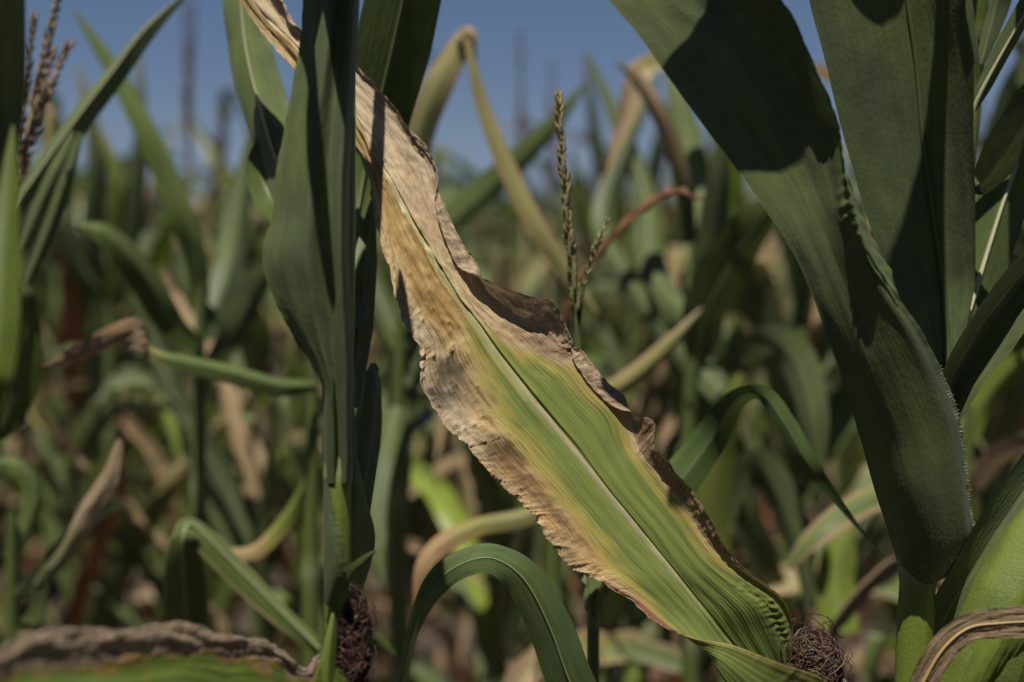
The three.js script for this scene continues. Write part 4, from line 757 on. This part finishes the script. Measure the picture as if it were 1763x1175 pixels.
{
  const pl = rowPlant('corn plant with a pale leaf folded at a dry tan kink in the lower rows', 20, 1.26, 880);
  pleaf(pl, [[24, 1030, 1.26, 20, 0], [70, 990, 1.24, 36, 0.4], [130, 930, 1.23, 44, 0.4], [190, 876, 1.22, 30, 0.6], [205, 850, 1.215, 14, 0.8], [190, 820, 1.21, 26, 0.8], [210, 760, 1.20, 16, 0.6]].slice(0, 4).concat([[214, 866, 1.215, 4, 0.6]]), { color: C.wax, tone: 1.1, fold: 0.4 });
  pleaf(pl, [[60, 1010, 1.20, 20, -0.3], [110, 950, 1.16, 36, -0.5], [150, 880, 1.14, 50, -0.5], [186, 820, 1.13, 36, -0.4], [206, 756, 1.13, 6, -0.3]], { color: [0.26, 0.26, 0.12], dryTip: 0.7, dryColor: [0.48, 0.36, 0.22], fold: 0.35, rough: 0.002, label: 'pale leaf folded at a dry tan kink' });
  pleaf(pl, [[20, 960, 1.26, 30, 0], [60, 860, 1.28, 44, 0.4], [30, 800, 1.28, 40, 0.5], [-40, 800, 1.28, 5, 0.4]], { color: C.green, fold: 0.4 });
  pleaf(pl, [[24, 1120, 1.26, 24, 0], [60, 1070, 1.2, 54, 0.9], [74, 1020, 1.18, 44, 1.0], [80, 980, 1.18, 5, 0.8]], { color: C.wax, tone: 1.5, fold: 0.2 });
}
{ // pale blades rising behind the slanting leaf
  const pl = rowPlant('corn plant with thin upright blades standing behind the slanting leaf', 190, 1.85, 470);
  for (const [x1, y1, x2, y2, x3, y3, w, c] of [[160, 420, 170, 270, 132, 110, 40, C.wax], [225, 430, 244, 260, 240, 90, 34, C.wax], [200, 440, 206, 320, 170, 215, 30, C.lime], [140, 460, 110, 370, 60, 330, 40, C.wax], [260, 470, 300, 380, 330, 300, 36, C.lime]])
    pleaf(pl, [[190, 520, 1.85, 20, 0], [x1, y1, 1.82, w, 0.3], [x2, y2, 1.8, w, 0.4], [x3, y3, 1.8, 3, 0.3]], { color: c, tone: 1.1, fold: 0.4, dryTip: 0.12, n: 30, m: 9 });
}
{
  const pl = rowPlant('corn plant with a fan of pale blades behind the rust red leaf', 1090, 2.1, 500);
  for (const [x1, y1, x2, y2, x3, y3, w, c] of [[1060, 400, 1030, 250, 1008, 90, 30, C.wax], [1110, 390, 1140, 250, 1180, 110, 36, C.wax], [1040, 440, 1000, 350, 985, 250, 30, C.lime], [1120, 450, 1180, 400, 1250, 330, 34, C.wax], [1070, 420, 1075, 280, 1130, 150, 30, C.lime]])
    pleaf(pl, [[1090, 520, 2.1, 20, 0], [x1, y1, 2.08, w, 0.3], [x2, y2, 2.05, w, 0.4], [x3, y3, 2.03, 3, 0.3]], { color: c, tone: 1.1, fold: 0.4, dryTip: 0.1, n: 30, m: 9 });
}
for (const [x, y0, d, dx, n] of [[905, 330, 2.0, -10, 2], [945, 380, 2.2, 6, 2], [330, 250, 2.0, -12, 3]]) { // plum tassels standing against the sky
  const pl = rowPlant(x < 500 ? 'corn plant with a thin plum tassel beside the dark curving leaf' : 'corn plant topped by a thin plum brown tassel against the sky', x, d, y0 + 180, { group: x < 500 ? undefined : 'plants topped by plum tassels' });
  const a = P(x, y0 + 180, d), b = P(x + dx, y0 - 270, d);
  part('stem', tube([a, a.clone().lerp(b, 0.4)], 0.002, 6, () => C.tan), M.tassel, pl, pl.base);
  tassel(pl, a.clone().lerp(b, 0.3), b.clone().sub(a).normalize(), a.distanceTo(b) * 0.7, n, plumCols, 0.10);
  for (let k = 0; k < 6; k++) { const s = k % 2 ? 1 : -1, y = y0 + 260 + k * 60, L = rr(60, 150); pleaf(pl, [[x, y, d, 20, 0], [x + s * L * 0.4, y - rr(30, 90), d, 44, 0.4], [x + s * L, y - rr(20, 90), d - 0.1, 36, 0.5], [x + s * L * 1.5, y + rr(-20, 120), d - 0.15, 3, 0.5]], { color: C.wax, tone: 1.1, fold: 0.4, dryTip: k > 3 ? 0.5 : 0.1, n: 26, m: 7 }); }
}

// ---------------------------------------------------------------- the rows behind: a few kinds, many copies
function corn(o) {   // one plant at the origin
  const g = new THREE.Group(); g.base = V3(0, 0, 0);
  const H = o.h, lean = rr(-0.03, 0.03), top = V3(lean, H * 0.86, rr(-0.02, 0.02));
  stalkTube(g, [V3(0, -0.02, 0), V3(lean * 0.2, H * 0.3, 0), V3(lean * 0.5, H * 0.6, 0), top], [0.013, 0.011, 0.009, 0.004], { nodes: [0.15, 0.3, 0.45, 0.6, 0.75], color: o.dead ? [0.26, 0.22, 0.10] : C.green, samples: 40 });
  const n = o.leaves, az0 = rnd() * 6.28;
  for (let k = 0; k < n; k++) {
    const f = (k + 0.5) / n, y = H * (0.10 + 0.72 * f), az = az0 + (k % 2) * Math.PI + rr(-0.5, 0.5), out = V3(Math.cos(az), 0, Math.sin(az)), side = V3(-Math.sin(az), 0, Math.cos(az));
    const L = H * rr(0.42, 0.62) * (1 - 0.35 * Math.abs(f - 0.45)), W = rr(0.028, 0.058) * o.wide, dead = o.dead || f < o.deadBelow || rnd() < 0.1;
    const th0 = rr(0.25, 0.55) + (o.droop || 0) * 0.3, th1 = o.erect && rnd() < o.erect ? rr(0.3, 1.0) : rr(1.5, 2.9), kink = rnd() < o.kink + 0.2 ? rr(0.3, 0.75) : 2, tw = rr(-2, 2);
    const pts = []; let p = V3(lean * f, y, 0);
    for (let i = 0; i <= 8; i++) {
      const t = i / 8; let th = th0 + (th1 - th0) * Math.pow(t, 1.4); if (t > kink) th = rr(2.6, 3.0);
      pts.push({ p: p.clone(), w: W * (t < 0.25 ? 0.45 + 2.2 * t : 1 - Math.pow((t - 0.25) / 0.75, 2.2)) + 0.001, roll: tw * t });
      p = p.clone().addScaledVector(out, Math.sin(th) * L / 8).add(V3(0, Math.cos(th) * L / 8, 0)).addScaledVector(side, rr(-0.01, 0.01));
    }
    const rows = bladeRows(pts, { n: 22, m: 7, side, fold: dead ? rr(0.5, 1.0) : rr(0.15, 0.5) + o.rolled, wave: dead ? 0.008 : 0.005, phase: rnd() * 6 });
    const opt = dead ? { color: C.tan, dryTip: 2, dryColor: rnd() < 0.1 ? C.rust : mixc(C.tan, C.brown, rnd() * 0.6), rib: 0 } : { color: rnd() < 0.13 ? C.lime : rnd() < 0.3 ? C.green : C.wax, tone: rr(0.75, 1.7), dryTip: rnd() < 0.4 ? rr(0.1, 0.5) : 0, dryEdge: rnd() < 0.3 ? 0.2 : 0, dryColor: C.tan };
    part('leaf', gridGeometry(rows, (a, b) => [b * 0.6, a * 1.5], bladeColor(opt)), dead ? M.dry : M.far, g);
  }
  if (o.tassel) tassel(g, top.clone().add(V3(0, -0.02, 0)), V3(rr(-0.1, 0.1), 1, rr(-0.1, 0.1)).normalize(), H * 0.17, o.tassel, rnd() < 0.5 ? plumCols : dryCols, 0.35);
  if (o.ear) { const y = H * 0.45, s = rnd() < 0.5 ? 1 : -1; ear(g, V3(0.01 * s, y, 0), V3(0.055 * s, y + 0.15, 0.02), 0.02, { silk: 0.03, count: 26, thick: 0.0012 }); }
  return g;
}
const kinds = [
  ['leafy green corn plant with broad drooping blades in the rows behind', { h: 1.22, leaves: 17, wide: 1.15, deadBelow: 0.1, kink: 0.1, erect: 0.3, rolled: 0, tassel: 0, ear: true }],
  ['corn plant with narrow rolled upright blades in the rows behind', { h: 1.20, leaves: 17, wide: 0.85, deadBelow: 0.15, kink: 0.1, erect: 0.8, rolled: 0.35, tassel: 0 }],
  ['tasselled corn plant with brown lower leaves in the rows behind', { h: 1.24, leaves: 16, wide: 1.0, deadBelow: 0.3, kink: 0.25, erect: 0.4, rolled: 0.15, tassel: 4, ear: true }],
  ['green corn plant with several snapped over leaves in the rows behind', { h: 1.16, leaves: 17, wide: 1.05, deadBelow: 0.12, kink: 0.55, erect: 0.3, rolled: 0.1, tassel: 0 }],
  ['short corn plant with slim arching leaves in the rows behind', { h: 1.08, leaves: 15, wide: 0.9, deadBelow: 0.2, kink: 0.15, erect: 0.5, rolled: 0.2, tassel: 3 }],
  ['dead tan corn plant with hanging dry leaves in the rows behind', { h: 1.02, leaves: 10, wide: 0.8, deadBelow: 1, dead: true, kink: 0.5, erect: 0, rolled: 0.4, tassel: 0 }],
];
seed = 4242;
const protos = kinds.map(([, o]) => corn(o));
const protosB = kinds.map(([, o]) => corn(o));
const spots = [], yaw = 0.2, rn = V3(Math.sin(yaw), 0, -Math.cos(yaw)), rt = V3(Math.cos(yaw), 0, Math.sin(yaw));
for (let r = 0; r < 26; r++) for (let k = -90; k <= 90; k++) {
  const p = rn.clone().multiplyScalar(1.62 + r * 0.62 + rr(-0.08, 0.08)).addScaledVector(rt, k * 0.155 + rr(-0.06, 0.06)), d = -p.z;
  if (d < 1.45) continue;
  const px = 881.5 + p.x / d * F, inFrame = px > -260 * Math.min(1, 2 / d) - 40 && px < 1763 + 260 * Math.min(1, 2 / d) + 40;
  const low = (d < 1.9 && (p.x / d * F < -300 || Math.abs(p.x / d * F) < 190)) || (d < 2.1 && px > 950 && px < 1300);
  const gap = (px > 250 && px < 410) || (px > 755 && px < 950);
  if (!inFrame || rnd() < (d < 2.6 ? 0.2 : 0.1)) { rnd(); rnd(); continue; }
  let kind = Math.floor(rnd() * 5.3), s = rr(0.9, 1.16);
  if (gap) s = Math.min(s, (0.92 + 0.010 * d + rr(-0.05, 0.04)) / kinds[kind][1].h);
  else s = Math.min(s, (d < 4 ? 1.22 : 1.14 + 0.008 * d) * rr(0.85, 1) / kinds[kind][1].h);
  if (low) s = Math.min(s, rr(0.72, 0.9) / kinds[kind][1].h);
  spots.push({ p, d, kind, s, turn: rnd() * 6.28, b: rnd() < 0.5, tilt: rr(-0.07, 0.07) });
}
spots.sort((a, b) => a.d - b.d);
const near = spots.slice(0, 285), rest = spots.slice(285);
for (const q of near) {
  const c = (q.b ? protosB : protos)[q.kind].clone();
  c.name = numbered('corn_plant'); c.position.copy(q.p); c.rotation.set(q.tilt, q.turn, q.tilt * 0.7); c.scale.setScalar(q.s);
  c.userData = { label: kinds[q.kind][0], category: 'corn plant', group: 'corn plants standing in the rows behind' };
  scene.add(c);
}
// the farther field, too many to count
{
  const flat = (g) => { const gs = []; g.updateMatrixWorld(true); g.traverse((m) => { if (m.isMesh && m.parent.name !== 'tassel' && m.name !== 'silk') { const q = m.geometry.clone().applyMatrix4(m.matrixWorld); gs.push(q); } }); return mergeGeometries(gs); };
  const mt = new THREE.Matrix4(), q = new THREE.Quaternion();
  const far = [];
  for (const s of rest) far.push([s.p, s.turn, s.s]);
  for (let i = 0; i < 3200; i++) { const d = 18 + 70 * Math.pow(rnd(), 1.6), x = rr(-0.5, 0.5) * d * 1.0; far.push([V3(x, 0, -d), rnd() * 6.28, rr(0.78, 0.92)]); }
  // rows round and behind the camera, which close off the low sky
  for (let i = 0; i < 420; i++) { const x = rr(-5, 5), z = 0.5 + 0.66 * Math.floor(rnd() * 7) + rr(-0.08, 0.08); far.push([V3(x, 0, z), rnd() * 6.28, rr(0.95, 1.15)]); }
  for (let v = 0; v < 3; v++) {
    const mine = far.filter((_, i) => i % 3 === v), im = new THREE.InstancedMesh(flat(protos[[0, 1, 3][v]]), M.far, mine.length);
    mine.forEach(([p, t, s], i) => im.setMatrixAt(i, mt.compose(p, q.setFromEuler(new THREE.Euler(0, t, 0)), V3(s, s, s))));
    im.name = numbered('distant_corn'); im.userData = { kind: 'stuff', label: 'distant corn rows merging into one green mass', category: 'corn field', group: 'distant corn' };
    scene.add(im);
  }
}
// wooded edge of the field
{
  const clump = []; for (let i = 0; i < 160; i++) { const p = V3(rr(-1, 1), rr(-1, 1), rr(-1, 1)); if (p.length() > 1) continue; const t = new THREE.PlaneGeometry(0.34, 0.34); t.rotateX(rnd() * 6); t.rotateY(rnd() * 6); t.translate(p.x, p.y, p.z); clump.push(t); }
  const im = new THREE.InstancedMesh(mergeGeometries(clump), new THREE.MeshPhysicalMaterial({ color: new THREE.Color(0.05, 0.075, 0.028), roughness: 0.95, transmission: 0.2, side: THREE.DoubleSide }), 900), mt = new THREE.Matrix4(), q = new THREE.Quaternion();
  for (let i = 0; i < 900; i++) {
    const x = rr(-110, 110), ht = 3.2 + 3.4 * (0.5 + fbm(x * 0.03, 1, 0, 3)) + (x < -12 ? 2.0 : 0), s = rr(1, 2);
    im.setMatrixAt(i, mt.compose(V3(x, rnd() * ht + 0.6, -150 + rr(-6, 6)), q.setFromEuler(new THREE.Euler(rnd() * 6, rnd() * 6, 0)), V3(s * 1.3, s, s * 1.3)));
  }
  im.name = 'distant_trees'; im.userData = { kind: 'stuff', label: 'low dark wooded edge beyond the far end of the field', category: 'trees' };
  scene.add(im);
}

scene.traverse((o) => { if (o.isMesh) { o.castShadow = true; o.receiveShadow = true; } });
renderer.render(scene, camera);
